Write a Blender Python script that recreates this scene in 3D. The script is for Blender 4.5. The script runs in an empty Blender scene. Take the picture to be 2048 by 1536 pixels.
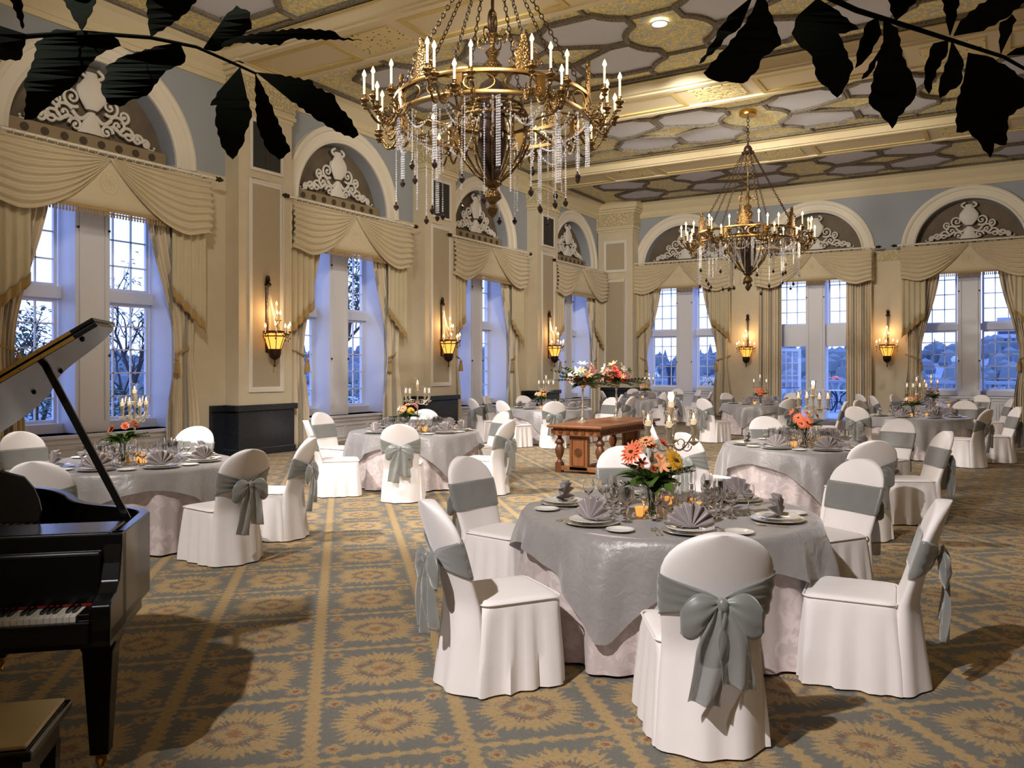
import bpy, bmesh, math, random
from math import sin, cos, pi, radians as R, atan2, sqrt, hypot
import mathutils, mathutils.geometry
from mathutils import Vector, Matrix
random.seed(7)
S = bpy.context.scene
COL = S.collection
# ------------------------------------------------------------------ camera, sky, exposure
H = 1.70; FPX = 1625.0; YAW = R(31.2); HORZ = 735.0
cam_d = bpy.data.cameras.new('camera'); cam = bpy.data.objects.new('camera', cam_d); COL.objects.link(cam)
cam_d.sensor_width = 36; cam_d.lens = FPX/2048*36; cam_d.shift_y = -(768-HORZ)/2048
cam_d.clip_start = .05; cam_d.clip_end = 2000
cam.location = (0, 0, H); cam.rotation_euler = (R(90), 0, YAW)
S.camera = cam
S.view_settings.view_transform = 'Standard'; S.view_settings.look = 'None'
S.view_settings.exposure = 0.0; S.view_settings.gamma = 1; S.view_settings.use_curve_mapping = False
w = bpy.data.worlds.new('world'); S.world = w; w.use_nodes = True
nt = w.node_tree; nt.nodes.clear()
wo = nt.nodes.new('ShaderNodeOutputWorld'); bg = nt.nodes.new('ShaderNodeBackground')
tc = nt.nodes.new('ShaderNodeTexCoord'); sx = nt.nodes.new('ShaderNodeSeparateXYZ'); cr = nt.nodes.new('ShaderNodeValToRGB')
nt.links.new(tc.outputs['Generated'], sx.inputs[0]); nt.links.new(sx.outputs['Z'], cr.inputs[0])
cr.color_ramp.elements[0].position = 0.0; cr.color_ramp.elements[0].color = (.52, .62, 1.12, 1)
cr.color_ramp.elements[1].position = 1.0; cr.color_ramp.elements[1].color = (.34, .60, 1.7, 1)
e = cr.color_ramp.elements.new(.10); e.color = (.50, .64, 1.15, 1)
e = cr.color_ramp.elements.new(.35); e.color = (.40, .66, 1.6, 1)
nt.links.new(cr.outputs[0], bg.inputs[0]); bg.inputs[1].default_value = 2.3
nt.links.new(bg.outputs[0], wo.inputs[0])

def W(f, r, z=0.0):
    """forward / right metres from the camera's foot -> world"""
    return Vector((f*-sin(YAW)+r*cos(YAW), f*cos(YAW)+r*sin(YAW), z))
def PX(px, f, z=0.0):
    return W(f, (px-1024)/FPX*f, z)

def lamp(kind, name, loc, energy, color, size=.2, aim=None, spot=None, blend=.6):
    l = bpy.data.lights.new(name, kind); l.energy = energy; l.color = color
    if kind == 'AREA': l.size = size
    else: l.shadow_soft_size = size
    if spot: l.spot_size = R(spot); l.spot_blend = blend
    o = bpy.data.objects.new(name, l); COL.objects.link(o); o.location = loc
    if aim is not None:
        o.rotation_euler = (Vector(aim)-Vector(loc)).to_track_quat('-Z', 'Y').to_euler()
    return o
WARM = (1.0, .82, .62); KEYC = (1.0, .95, .93)
# daylight entering is the sky; spots added in mid-air, without fixtures, brighten tables and chairs
lamp('SPOT', 'added_key_spot', W(-.4, -3.0, 6.1), 2900, (1, .95, .96), .07, W(5.6, 1.1, .6), 46, .7)
lamp('SPOT', 'added_key_spot', (-9.0, 3.0, 7.3), 3400, KEYC, .12, (-8.0, 8.6, .5), 60, .6)
lamp('SPOT', 'added_key_spot', W(1.5, -4.5, 6.9), 2300, KEYC, .10, W(7.6, -2.9, .6), 36, .6)  # extra spot added to brighten the chairs by the piano
lamp('SPOT', 'added_key_spot', (-1.2, 2.6, 7.3), 3400, KEYC, .12, (-6.6, 10.8, .5), 52, .6)
lamp('SPOT', 'added_key_spot', (-7.5, 5.0, 7.3), 2600, KEYC, .12, (-2.2, 10.5, .5), 50, .6)
lamp('SPOT', 'added_key_spot', (-9.6, 8.5, 7.4), 4200, KEYC, .15, (-5.2, 17.5, .5), 58, .6)
for (x, y, ax, ay, az, en, sp) in [(-5.5, 3.5, -13.1, 11.5, 4.6, 800, 62), (-5.5, 9.8, -13.1, 17.5, 4.6, 850, 62),
        (-5.5, 14.5, -12.0, 25.5, 4.2, 1200, 60), (-5.2, 14.5, -8.6, 28.1, 4.8, 1500, 58), (-6.0, 14.5, -1.6, 28.1, 4.8, 1700, 58)]:
    lamp('SPOT', 'added_wall_fill', (x, y, 6.9), en, (1, .92, .82), .3, (ax, ay, az), sp, .8)  # fill added for the walls, not fittings of the ceiling
# ------------------------------------------------------------------ node helpers
class Sx:
    def __init__(s, nt, sock): s.nt = nt; s.k = sock
    def _m(s, op, b=None, c=None):
        n = s.nt.nodes.new('ShaderNodeMath'); n.operation = op
        for i, v in enumerate((s, b, c)):
            if v is None: continue
            if isinstance(v, Sx): s.nt.links.new(v.k, n.inputs[i])
            else: n.inputs[i].default_value = v
        return Sx(s.nt, n.outputs[0])
    def __add__(s, b): return s._m('ADD', b)
    def __radd__(s, b): return s._m('ADD', b)
    def __sub__(s, b): return s._m('SUBTRACT', b)
    def __rsub__(s, b): return s._m('MULTIPLY', -1)._m('ADD', b)
    def __mul__(s, b): return s._m('MULTIPLY', b)
    def __rmul__(s, b): return s._m('MULTIPLY', b)
    def __truediv__(s, b): return s._m('DIVIDE', b)
    def f(s, op, b=None, c=None): return s._m(op, b, c)
def lin(c):
    if isinstance(c, (tuple, list)) and max(c) > 1.0:
        c = [v/255 for v in c]
        return tuple((v/12.92 if v <= .04045 else ((v+.055)/1.055)**2.4) for v in c)+(1,)
    return tuple(c)+(1,)
class Mat:
    def __init__(s, name, color=(.5, .5, .5), rough=.5, metal=0, **kw):
        s.m = bpy.data.materials.new(name); s.m.use_nodes = True
        s.nt = s.m.node_tree; s.b = s.nt.nodes['Principled BSDF']; s.out = s.nt.nodes['Material Output']
        s.b.inputs['Base Color'].default_value = lin(color)
        s.b.inputs['Roughness'].default_value = rough; s.b.inputs['Metallic'].default_value = metal
        for k, v in kw.items(): s.b.inputs[k.replace('_', ' ')].default_value = v
    def node(s, t): return s.nt.nodes.new(t)
    def co(s, kind='Object', scale=None):
        n = s.node('ShaderNodeTexCoord'); o = n.outputs[kind]
        if scale:
            mp = s.node('ShaderNodeMapping'); mp.inputs['Scale'].default_value = scale if isinstance(scale, (tuple, list)) else (scale,)*3
            s.nt.links.new(o, mp.inputs[0]); o = mp.outputs[0]
        return o
    def xyz(s, vec=None):
        n = s.node('ShaderNodeSeparateXYZ'); s.nt.links.new(vec or s.co(), n.inputs[0])
        return [Sx(s.nt, n.outputs[i]) for i in range(3)]
    def noise(s, scale, detail=3, vec=None, rough=.5, dist=0):
        n = s.node('ShaderNodeTexNoise'); n.inputs['Scale'].default_value = scale; n.inputs['Detail'].default_value = detail
        n.inputs['Roughness'].default_value = rough; n.inputs['Distortion'].default_value = dist
        s.nt.links.new(vec or s.co(), n.inputs['Vector']); return Sx(s.nt, n.outputs['Fac'])
    def voro(s, scale, vec=None, feat='F1'):
        n = s.node('ShaderNodeTexVoronoi'); n.inputs['Scale'].default_value = scale; n.feature = feat
        s.nt.links.new(vec or s.co(), n.inputs['Vector']); return Sx(s.nt, n.outputs['Distance'])
    def mix(s, fac, a, b):
        n = s.node('ShaderNodeMix'); n.data_type = 'RGBA'
        for i, v in ((0, fac), (6, a), (7, b)):
            if isinstance(v, Sx): s.nt.links.new(v.k, n.inputs[i])
            elif isinstance(v, (tuple, list)): n.inputs[i].default_value = lin(v)
            else: n.inputs[i].default_value = v
        return Sx(s.nt, n.outputs[2])
    def color(s, v): s.nt.links.new(v.k, s.b.inputs['Base Color']); return s
    def bump(s, h, strength=.3, dist=.01):
        n = s.node('ShaderNodeBump'); n.inputs['Strength'].default_value = strength; n.inputs['Distance'].default_value = dist
        s.nt.links.new(h.k, n.inputs['Height']); s.nt.links.new(n.outputs[0], s.b.inputs['Normal']); return s
    def emit(s, c, k): s.b.inputs['Emission Color'].default_value = lin(c); s.b.inputs['Emission Strength'].default_value = k; return s
    def see(s, fac):
        """mix with transparent (fac = share of transparent)"""
        t = s.node('ShaderNodeBsdfTransparent'); mx = s.node('ShaderNodeMixShader')
        if isinstance(fac, Sx): s.nt.links.new(fac.k, mx.inputs[0])
        else: mx.inputs[0].default_value = fac
        s.nt.links.new(s.b.outputs[0], mx.inputs[1]); s.nt.links.new(t.outputs[0], mx.inputs[2])
        s.nt.links.new(mx.outputs[0], s.out.inputs[0]); return s
def step(x, e, soft=.01):   # 1 when x>e
    return ((x-e)/soft).f('ADD', .5)._m('MINIMUM', 1)._m('MAXIMUM', 0)
M = {}
def mk(name, *a, **k): M[name] = Mat(name, *a, **k); return M[name]
def glassy(name, tint, lo=.04, hi=.85, rough=.02, blend=.35, diff=0.0):
    m = bpy.data.materials.new(name); m.use_nodes = True; n = m.node_tree; n.nodes.clear()
    o = n.nodes.new('ShaderNodeOutputMaterial'); t = n.nodes.new('ShaderNodeBsdfTransparent'); g = n.nodes.new('ShaderNodeBsdfGlossy')
    x = n.nodes.new('ShaderNodeMixShader'); l = n.nodes.new('ShaderNodeLayerWeight'); l.inputs[0].default_value = blend
    mr = n.nodes.new('ShaderNodeMapRange'); mr.inputs[3].default_value = lo; mr.inputs[4].default_value = hi
    pw = n.nodes.new('ShaderNodeMath'); pw.operation = 'POWER'; pw.inputs[1].default_value = 1.7; n.links.new(l.outputs['Facing'], pw.inputs[0]); n.links.new(pw.outputs[0], mr.inputs[0]); n.links.new(mr.outputs[0], x.inputs[0])
    t.inputs[0].default_value = lin(tint); g.inputs['Roughness'].default_value = rough; g.inputs[0].default_value = (1, 1, 1, 1)
    df = n.nodes.new('ShaderNodeBsdfDiffuse'); df.inputs[0].default_value = (.9, .92, .95, 1); x2 = n.nodes.new('ShaderNodeMixShader'); x2.inputs[0].default_value = diff
    n.links.new(g.outputs[0], x2.inputs[1]); n.links.new(df.outputs[0], x2.inputs[2]); n.links.new(t.outputs[0], x.inputs[1]); n.links.new(x2.outputs[0], x.inputs[2]); n.links.new(x.outputs[0], o.inputs[0])
    class Q: pass
    q = Q(); q.m = m; M[name] = q

_g = bpy.data.materials.new('glass'); _g.use_nodes = True; _n = _g.node_tree; _n.nodes.clear()
_o = _n.nodes.new('ShaderNodeOutputMaterial'); _b = _n.nodes.new('ShaderNodeBsdfGlass'); _b.inputs['IOR'].default_value = 1.5; _b.inputs['Roughness'].default_value = 0.0; _b.inputs[0].default_value = (1, 1, 1, 1)
_n.links.new(_b.outputs[0], _o.inputs[0])
class _Q: m = _g
M['glass'] = _Q
glassy('pane', (.96, .97, 1.0), .02, .35, .01, .2)
glassy('crystal', (.9, .9, .92), .40, 1.0, .15, .5, .4)
m = mk('cream_wall', (222, 205, 168), .8); m.color(m.mix(m.noise(3, 4), (206, 192, 162), (218, 206, 180)))
m = mk('tan_panel', (190, 172, 138), .85); m.color(m.mix(m.noise(60, 2), (168, 154, 128), (188, 174, 148)))
mk('blue_wall', (160, 172, 172), .85); mk('white_paint', (226, 220, 208), .5); mk('window_paint', (226, 226, 230), .4)
m = mk('plaster', (232, 224, 205), .6)
m = mk('ornate', (222, 208, 160), .6); m.color(m.mix(m.voro(22), (170, 150, 95), (232, 220, 185))).bump(m.voro(22), .9, .03)
m = mk('lunette', (120, 98, 76), .7); m.color(m.mix(m.noise(1.3, 6, dist=1.5), (84, 74, 60), (134, 118, 98)))
mk('lunette_band', (150, 132, 100), .7); mk('disc_brown', (78, 62, 46), .6)
m = mk('granite', (38, 42, 52), .18); m.color(m.mix(m.noise(30, 6, rough=.8), (6, 7, 10), (50, 54, 62)))
mk('vent', (40, 46, 46), .5); mk('dark_metal', (52, 44, 32), .35, .8)
m = mk('rib', (84, 76, 66), .8); v = m.voro(26); m.color(m.mix(v*2.2, (40, 37, 34), (128, 120, 106))).bump(v, .8, .02)
m = mk('ceil_grey', (176, 172, 166), .9); m.color(m.mix(m.noise(1.2, 3), (196, 200, 208), (214, 214, 218)))
m = mk('ceil_gold', (200, 184, 120), .8)
v = m.noise(7, 3, dist=2.5); v2 = (v-.5).f('ABSOLUTE'); k = step(v2, .022, .02); m.color(m.mix(k, (196, 178, 116), m.mix(step(v, .56, .04), (240, 224, 150), (176, 188, 200))))
m = mk('ceil_cream', (216, 202, 166), .75)
m = mk('ceil_yellow', (206, 182, 112), .75); v = m.noise(40, 2); m.color(m.mix(v, (180, 156, 88), (222, 204, 140)))
m = mk('grille', (220, 202, 140), .7); v = m.voro(11); m.color(m.mix(step(v*1.0, .22, .06), (48, 42, 34), (224, 208, 150))).bump(v, .6, .02)
# carpet: 0.70 m cells laid on the diagonal
m = mk('carpet', (100, 100, 100), .95)
x, y, z = m.xyz()
nz = m.noise(38, 4, rough=.75); nz2 = m.noise(11, 2); nz3 = m.noise(90, 2)
a = (y*.7315-x*.682-4.305)/.70; b = (x*.7315+y*.682+.139)/.70
ca, cb = b.f('FRACT')-.5, a.f('FRACT')-.5            # ca: across the wide stripe, cb: along it
rr = (ca*ca+cb*cb).f('SQRT'); th = cb.f('ARCTAN2', ca)
rag = (nz-.5)*.30+(nz3-.5)*.12
pet = (th*8).f('COSINE')*.022+(th*36+nz*6).f('COSINE')*.030
sq = ca.f('ABSOLUTE').f('MAXIMUM', cb.f('ABSOLUTE'))
r2 = rr*.65+sq*.35+rag
ring = step(r2+pet, .185, .02)*(1-step(r2-pet, .335, .02))
core = 1-step(r2-(th*4).f('COSINE')*.03, .135, .02)
seam_b = (.5-ca.f('ABSOLUTE')); seam_a = (.5-cb.f('ABSOLUTE'))
leaf = (a*62.8).f('SINE')*.014
stripe = 1-step(seam_b+rag*.35-leaf, .052, .015)
garl = 1-step(seam_a+rag*.45-(b*50).f('SINE')*.012, .030, .014)
crn = ((ca.f('ABSOLUTE')-.355)*(ca.f('ABSOLUTE')-.355)+(cb.f('ABSOLUTE')-.355)*(cb.f('ABSOLUTE')-.355)).f('SQRT')
sprig = (1-step(crn+rag*.8, .062, .02))
gold = ring._m('MAXIMUM', core)._m('MAXIMUM', stripe)._m('MAXIMUM', garl)._m('MAXIMUM', sprig)
gold = gold*(.55+step(nz, .40, .12)*.45)
red = ((1-step(rr+rag*.7, .055, .03))*.6)._m('MAXIMUM', (1-step(crn+rag*.5, .025, .02))*.8)._m('MAXIMUM', ((1-step((rr-.165).f('ABSOLUTE')+rag*.3, .018, .02))*.45))
ground = m.mix(nz3, (88, 88, 82), (118, 114, 104))
gcol = m.mix(nz, (140, 116, 78), (176, 150, 104))
m.color(m.mix(red, m.mix(gold, ground, gcol), (116, 70, 50))); m.bump(nz3, .4, .004)
# cloths
def cloth(name, c0, c1, sc=6, rough=.85, sheen=.3, weave=260):
    m = mk(name, c0, rough); m.color(m.mix(m.noise(sc, 3), c0, c1)); m.bump(m.noise(weave, 1), .12, .002)
    m.b.inputs['Sheen Weight'].default_value = sheen; return m
cloth('chair_white', (230, 223, 218), (238, 232, 228)); cloth('valance', (206, 190, 156), (216, 202, 170), 3)
cloth('jabot', (198, 184, 150), (208, 196, 162), 3)
m = cloth('drape', (200, 184, 158), (206, 190, 162))
x, y, z = m.xyz(); ss = (x*22).f('SINE'); m.color(m.mix(step(ss, .62, .2)*.8, m.mix(m.noise(5, 2), (222, 206, 176), (232, 218, 190)), m.mix(m.noise(40, 2), (128, 128, 130), (186, 174, 148))))
cloth('fringe', (196, 166, 106), (150, 120, 70), 60)
m = cloth('damask', (196, 180, 176), (206, 190, 186)); v = m.noise(9, 5, dist=1.2); m.color(m.mix(step(v, .52, .10), (186, 172, 168), (206, 192, 188))); m.b.inputs['Roughness'].default_value = .6
m = cloth('overlay', (140, 136, 132), (162, 157, 154), 12, .42, .6); m.b.inputs['Metallic'].default_value = .12
m.bump(m.noise(14, 4, dist=1.0), .35, .02); m.see(.12)
m = cloth('organza', (126, 128, 122), (152, 153, 147), 8, .35, .8); m.b.inputs['Metallic'].default_value = .1; m.see(.36)
m = cloth('napkin', (136, 126, 124), (160, 150, 147), 14, .38, .5); m.b.inputs['Metallic'].default_value = .15
mk('porcelain', (226, 222, 214), .15); mk('charger', (186, 186, 174), .2, .4)
mk('silver', (226, 214, 190), .3, .85); mk('gold_metal', (128, 100, 56), .34, .95); mk('brass', (206, 164, 84), .28, .95)
m = mk('antique_brass', (140, 98, 44), .35, .85); m.color(m.mix(m.noise(25, 3), (36, 28, 20), (138, 106, 58))).bump(m.voro(45), .8, .01)
mk('bronze_dark', (58, 42, 28), .4, .7); mk('jewel', (46, 34, 30), .12, .3)
mk('candle', (226, 206, 166), .5).emit((255, 200, 130), .25); mk('bulb', (255, 220, 160), .4).emit((255, 205, 130), 14)
mk('flame', (255, 220, 160), .4).emit((255, 206, 130), 12)
mk('wax', (240, 232, 214), .4).emit((255, 220, 170), .6); mk('amber_glow', (232, 176, 96), .5).emit((255, 176, 84), .9)
mk('sconce_shade', (240, 190, 100), .6).emit((255, 170, 70), 1.5)
mk('lamp_disc', (255, 250, 240), .4).emit((255, 248, 240), 6)
m = mk('piano_black', (9, 10, 10), .22)
mk('ivory', (232, 226, 208), .25); mk('ebony', (10, 10, 10), .25); mk('felt_red', (130, 20, 14), .9)
m = mk('bench_leather', (178, 160, 112), .55); m.color(m.mix(m.noise(4, 4), (176, 156, 112), (198, 178, 132)))
m = mk('oak', (160, 92, 44), .4); m.color(m.mix(m.noise(4, 5, m.co(scale=(6, 6, .8))), (104, 60, 32), (160, 102, 58)))
m = mk('oak_dark', (84, 48, 26), .35); m.color(m.mix(m.noise(30, 3), (60, 34, 18), (128, 78, 42)))
def green(n, a, b, r=.5): m = mk(n, a, r); m.color(m.mix(m.noise(14, 3), a, b)); return m
green('leaf_green', (46, 78, 26), (96, 122, 46)); green('leaf_dark', (20, 44, 22), (50, 80, 44))
green('palm_leaf', (26, 30, 24), (40, 44, 36), 1.0); M['palm_leaf'].b.inputs['Specular IOR Level'].default_value = .02
mk('coral', (236, 120, 78), .6); mk('peach', (240, 170, 120), .6); mk('yellow', (236, 178, 50), .6); mk('pink', (232, 140, 130), .6)
mk('red', (206, 66, 50), .5); mk('lily', (244, 226, 202), .5); mk('brown_core', (70, 40, 20), .8); mk('burnt', (150, 76, 40), .6)
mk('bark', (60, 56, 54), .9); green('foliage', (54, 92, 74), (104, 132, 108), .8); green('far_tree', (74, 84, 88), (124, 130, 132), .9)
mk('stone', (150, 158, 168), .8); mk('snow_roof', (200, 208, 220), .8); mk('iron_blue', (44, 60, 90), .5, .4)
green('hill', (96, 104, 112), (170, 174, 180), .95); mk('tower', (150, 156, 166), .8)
# ------------------------------------------------------------------ mesh helpers
class MB:
    def __init__(s): s.v = []; s.f = []
    def add(s, vs, fs):
        k = len(s.v); s.v += [tuple(p) for p in vs]; s.f += [tuple(i+k for i in f) for f in fs]; return s
    def box(s, x0, x1, y0, y1, z0, z1):
        return s.add([(x, y, z) for z in (z0, z1) for y in (y0, y1) for x in (x0, x1)],
                     [(0, 2, 3, 1), (4, 5, 7, 6), (0, 1, 5, 4), (2, 6, 7, 3), (0, 4, 6, 2), (1, 3, 7, 5)])
    def obox(s, p, q, wd, ht, up=(0, 0, 1)):
        """bar from p to q with cross-section wd x ht"""
        p, q = Vector(p), Vector(q); d = (q-p).normalized(); u = Vector(up); sd = d.cross(u)
        if sd.length < 1e-4: sd = d.cross(Vector((1, 0, 0)))
        sd.normalize(); u = sd.cross(d)
        vs = [c+sd*a*wd/2+u*b*ht/2 for c in (p, q) for b in (-1, 1) for a in (-1, 1)]
        return s.add(vs, [(0, 2, 3, 1), (4, 5, 7, 6), (0, 1, 5, 4), (2, 6, 7, 3), (0, 4, 6, 2), (1, 3, 7, 5)])
    def loft(s, rings, cap0=True, cap1=True, closed=True):
        n = len(rings[0]); vs = [p for r in rings for p in r]; fs = []
        m_ = n if closed else n-1
        for i in range(len(rings)-1):
            for j in range(m_):
                fs.append((i*n+j, i*n+(j+1) % n, (i+1)*n+(j+1) % n, (i+1)*n+j))
        if cap0: fs.append(tuple(range(n))[::-1])
        if cap1: fs.append(tuple((len(rings)-1)*n+j for j in range(n)))
        return s.add(vs, fs)
    def lathe(s, prof, n=16, c=(0, 0, 0), caps=True, sq=1.0):
        rings = [[(c[0]+r*cos(2*pi*j/n), c[1]+r*sin(2*pi*j/n)*sq, c[2]+z) for j in range(n)] for r, z in prof]
        return s.loft(rings, caps, caps)
    def tube(s, pts, r, n=6, caps=True, closed=False):
        pts = [Vector(p) for p in pts]; rings = []; k = len(pts)
        up = Vector((0, 0, 1)); prev = None
        for i, p in enumerate(pts):
            if closed: d = pts[(i+1) % k]-pts[i-1]
            else: d = pts[min(i+1, k-1)]-pts[max(i-1, 0)]
            if d.length < 1e-7: d = Vector((0, 0, 1))
            d.normalize()
            if prev is None:
                a = d.cross(up)
                if a.length < .05: a = d.cross(Vector((1, 0, 0)))
            else:
                a = prev-d*prev.dot(d)
                if a.length < 1e-4: a = d.cross(up)
            a.normalize(); prev = a; b = d.cross(a)
            ri = r[i] if isinstance(r, (list, tuple)) else r
            rings.append([p+a*cos(2*pi*j/n)*ri+b*sin(2*pi*j/n)*ri for j in range(n)])
        if closed:
            rings.append(rings[0]); return s.loft(rings, False, False)
        return s.loft(rings, caps, caps)
    def torus(s, c, R0, r, n=24, m=6, axis='z', sq=1.0):
        pts = []
        for i in range(n):
            a = 2*pi*i/n
            q = {'z': (cos(a)*R0, sin(a)*R0*sq, 0), 'y': (cos(a)*R0, 0, sin(a)*R0*sq), 'x': (0, cos(a)*R0, sin(a)*R0*sq)}[axis]
            pts.append((c[0]+q[0], c[1]+q[1], c[2]+q[2]))
        return s.tube(pts, r, m, closed=True)
    def ball(s, c, r, n=8, m=6, sz=1.0):
        prof = [(max(r*sin(pi*i/m), .0004), -r*sz*cos(pi*i/m)) for i in range(m+1)]
        return s.lathe(prof, n, c)
    def grid(s, fn, nu, nv, closed_u=False):
        vs = [fn(i/nu, j/nv) for i in range(nu+1) for j in range(nv+1)]
        return s.add(vs, [(i*(nv+1)+j, (i+1)*(nv+1)+j, (i+1)*(nv+1)+j+1, i*(nv+1)+j+1) for i in range(nu) for j in range(nv)])
    def prism(s, poly, mapf, d0, d1):
        n = len(poly); return s.add([mapf(a, b, d0) for a, b in poly]+[mapf(a, b, d1) for a, b in poly],
            [tuple(range(n)), tuple(range(n, 2*n))[::-1]]+[(i, i+n, (i+1) % n+n, (i+1) % n) for i in range(n)])
    def build(s, name, mat, parent=None, smooth=True, solid=0, bev=0, sub=0, ang=40, **props):
        me = bpy.data.meshes.new(name); me.from_pydata(s.v, [], s.f); me.update()
        bm = bmesh.new(); bm.from_mesh(me)
        bmesh.ops.remove_doubles(bm, verts=bm.verts, dist=1e-5)
        bmesh.ops.recalc_face_normals(bm, faces=bm.faces); bm.to_mesh(me); bm.free()
        for mt in (mat if isinstance(mat, list) else [mat]): me.materials.append(M[mt].m)
        if smooth:
            me.shade_smooth()
            try: me.set_sharp_from_angle(angle=R(ang))
            except Exception: pass
        o = bpy.data.objects.new(name, me); COL.objects.link(o)
        if parent: o.parent = parent
        if solid: q = o.modifiers.new('s', 'SOLIDIFY'); q.thickness = solid; q.offset = 0
        if bev: q = o.modifiers.new('b', 'BEVEL'); q.width = bev; q.segments = 2; q.limit_method = 'ANGLE'
        if sub: q = o.modifiers.new('u', 'SUBSURF'); q.levels = sub; q.render_levels = sub
        for k_, v_ in props.items(): o[k_] = v_
        return o
def E(name, loc=(0, 0, 0), rz=0, **props):
    o = bpy.data.objects.new(name, None); COL.objects.link(o); o.location = loc; o.rotation_euler = (0, 0, rz)
    o.empty_display_size = .1
    for k_, v_ in props.items(): o[k_] = v_
    return o
def tag(o, label, cat, group=None):
    o['label'] = label; o['category'] = cat
    if group: o['group'] = group
    return o
KIDS = {}
def kids(o):
    return [c for c in COL.objects if c.parent == o]
def dup(o, loc=None, rz=None, parent=None, scale=None, _top=True):
    c = o.copy(); COL.objects.link(c)
    if parent is not None: c.parent = parent
    if loc is not None: c.location = loc
    if rz is not None: c.rotation_euler = (0, 0, rz)
    if scale: c.scale = scale
    ks = KIDS.get(o.name)
    if ks is None: ks = KIDS[o.name] = kids(o)
    for k_ in ks: dup(k_, parent=c, _top=False)
    return c
class Proto:
    """the first use moves the source itself, later uses copy it"""
    def __init__(s, o): s.o = o; s.used = False
    def put(s, loc, rz=0, label=None, cat=None, group=None, scale=None):
        if not s.used:
            KIDS[s.o.name] = kids(s.o); s.used = True; c = s.o
            c.location = loc; c.rotation_euler = (0, 0, rz)
            if scale: c.scale = scale
        else: c = dup(s.o, loc, rz, scale=scale or (1, 1, 1))
        for k_, v_ in (('label', label), ('category', cat), ('group', group)):
            if v_: c[k_] = v_
            elif k_ in c.keys() and k_ == 'group': del c[k_]
        return c
def rrect(wd, dp, r, n=5, z=0, cx=0, cy=0, rip=None):
    pts = []
    for k_, (sx_, sy_) in enumerate([(1, 1), (-1, 1), (-1, -1), (1, -1)]):
        for i in range(n+1):
            a = pi/2*(k_+i/n); pts.append((cx+sx_*(wd/2-r)+r*cos(a), cy+sy_*(dp/2-r)+r*sin(a), z))
    return pts
XL, YF, XR, YB, ZC = -12.8, 27.8, 2.8, -3.2, 7.70
# ================================================================== THE ROOM
m = mk('wall_two', (222, 205, 168), .85); x, y, z = m.xyz()
m.color(m.mix(step(z, 5.36, .02), m.mix(m.noise(3, 4), (206, 192, 162), (218, 206, 180)), (160, 166, 172)))
MB().box(XL-1, XR+.2, YB-.2, YF+.9, -.1, 0).build('floor', 'carpet', smooth=False, kind='structure')
LW = [7.95, 13.8, 19.45, 25.2]; FW = [-9.75, -5.3, -.9]
PIER = [4.6, 10.5, 16.3, 22.05]; PW = 1.34
TL = lambda s, d, z: (XL-d, s, z)
TF = lambda s, d, z: (s, YF+d, z)
OH, AZ, TH = 1.45, 5.30, .85
def tbox(mb, T, s0, s1, d0, d1, z0, z1):
    a, b = T(s0, d0, z0), T(s1, d1, z1)
    return mb.box(min(a[0], b[0]), max(a[0], b[0]), min(a[1], b[1]), max(a[1], b[1]), z0, z1)
def wall(name, T, cs, s0, s1, sill, doors=()):
    mb = MB(); e = s0
    for c in cs:
        tbox(mb, T, e, c-OH, 0, TH, 0, ZC); e = c+OH
        if c not in doors: tbox(mb, T, c-OH, c+OH, 0, TH, 0, sill)
        n = 40
        for side in (0, .40):
            mb.grid(lambda u, v: T(c-OH*cos(pi*u), side, AZ+OH*sin(pi*u)+(ZC-AZ-OH*sin(pi*u))*v), n, 1)
        mb.grid(lambda u, v: T(c-OH*cos(pi*u), .40*v, AZ+OH*sin(pi*u)), n, 1)
        tbox(mb, T, c-OH, c+OH, .36, TH, 5.02, ZC)
    tbox(mb, T, e, s1, 0, TH, 0, ZC)
    return mb.build(name, 'wall_two', smooth=False, kind='structure')
wall('wall_left', TL, LW, YB, YF+.85, .62)
wall('wall_back', TF, FW, XL-.85, XR, .84, (FW[1],))
MB().box(XR, XR+.2, YB, YF+.85, 0, ZC).build('wall_right', 'wall_two', smooth=False, kind='structure')
MB().box(XL-.85, XR+.2, YB-.2, YB, 0, ZC).build('wall_front', 'wall_two', smooth=False, kind='structure')
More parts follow.
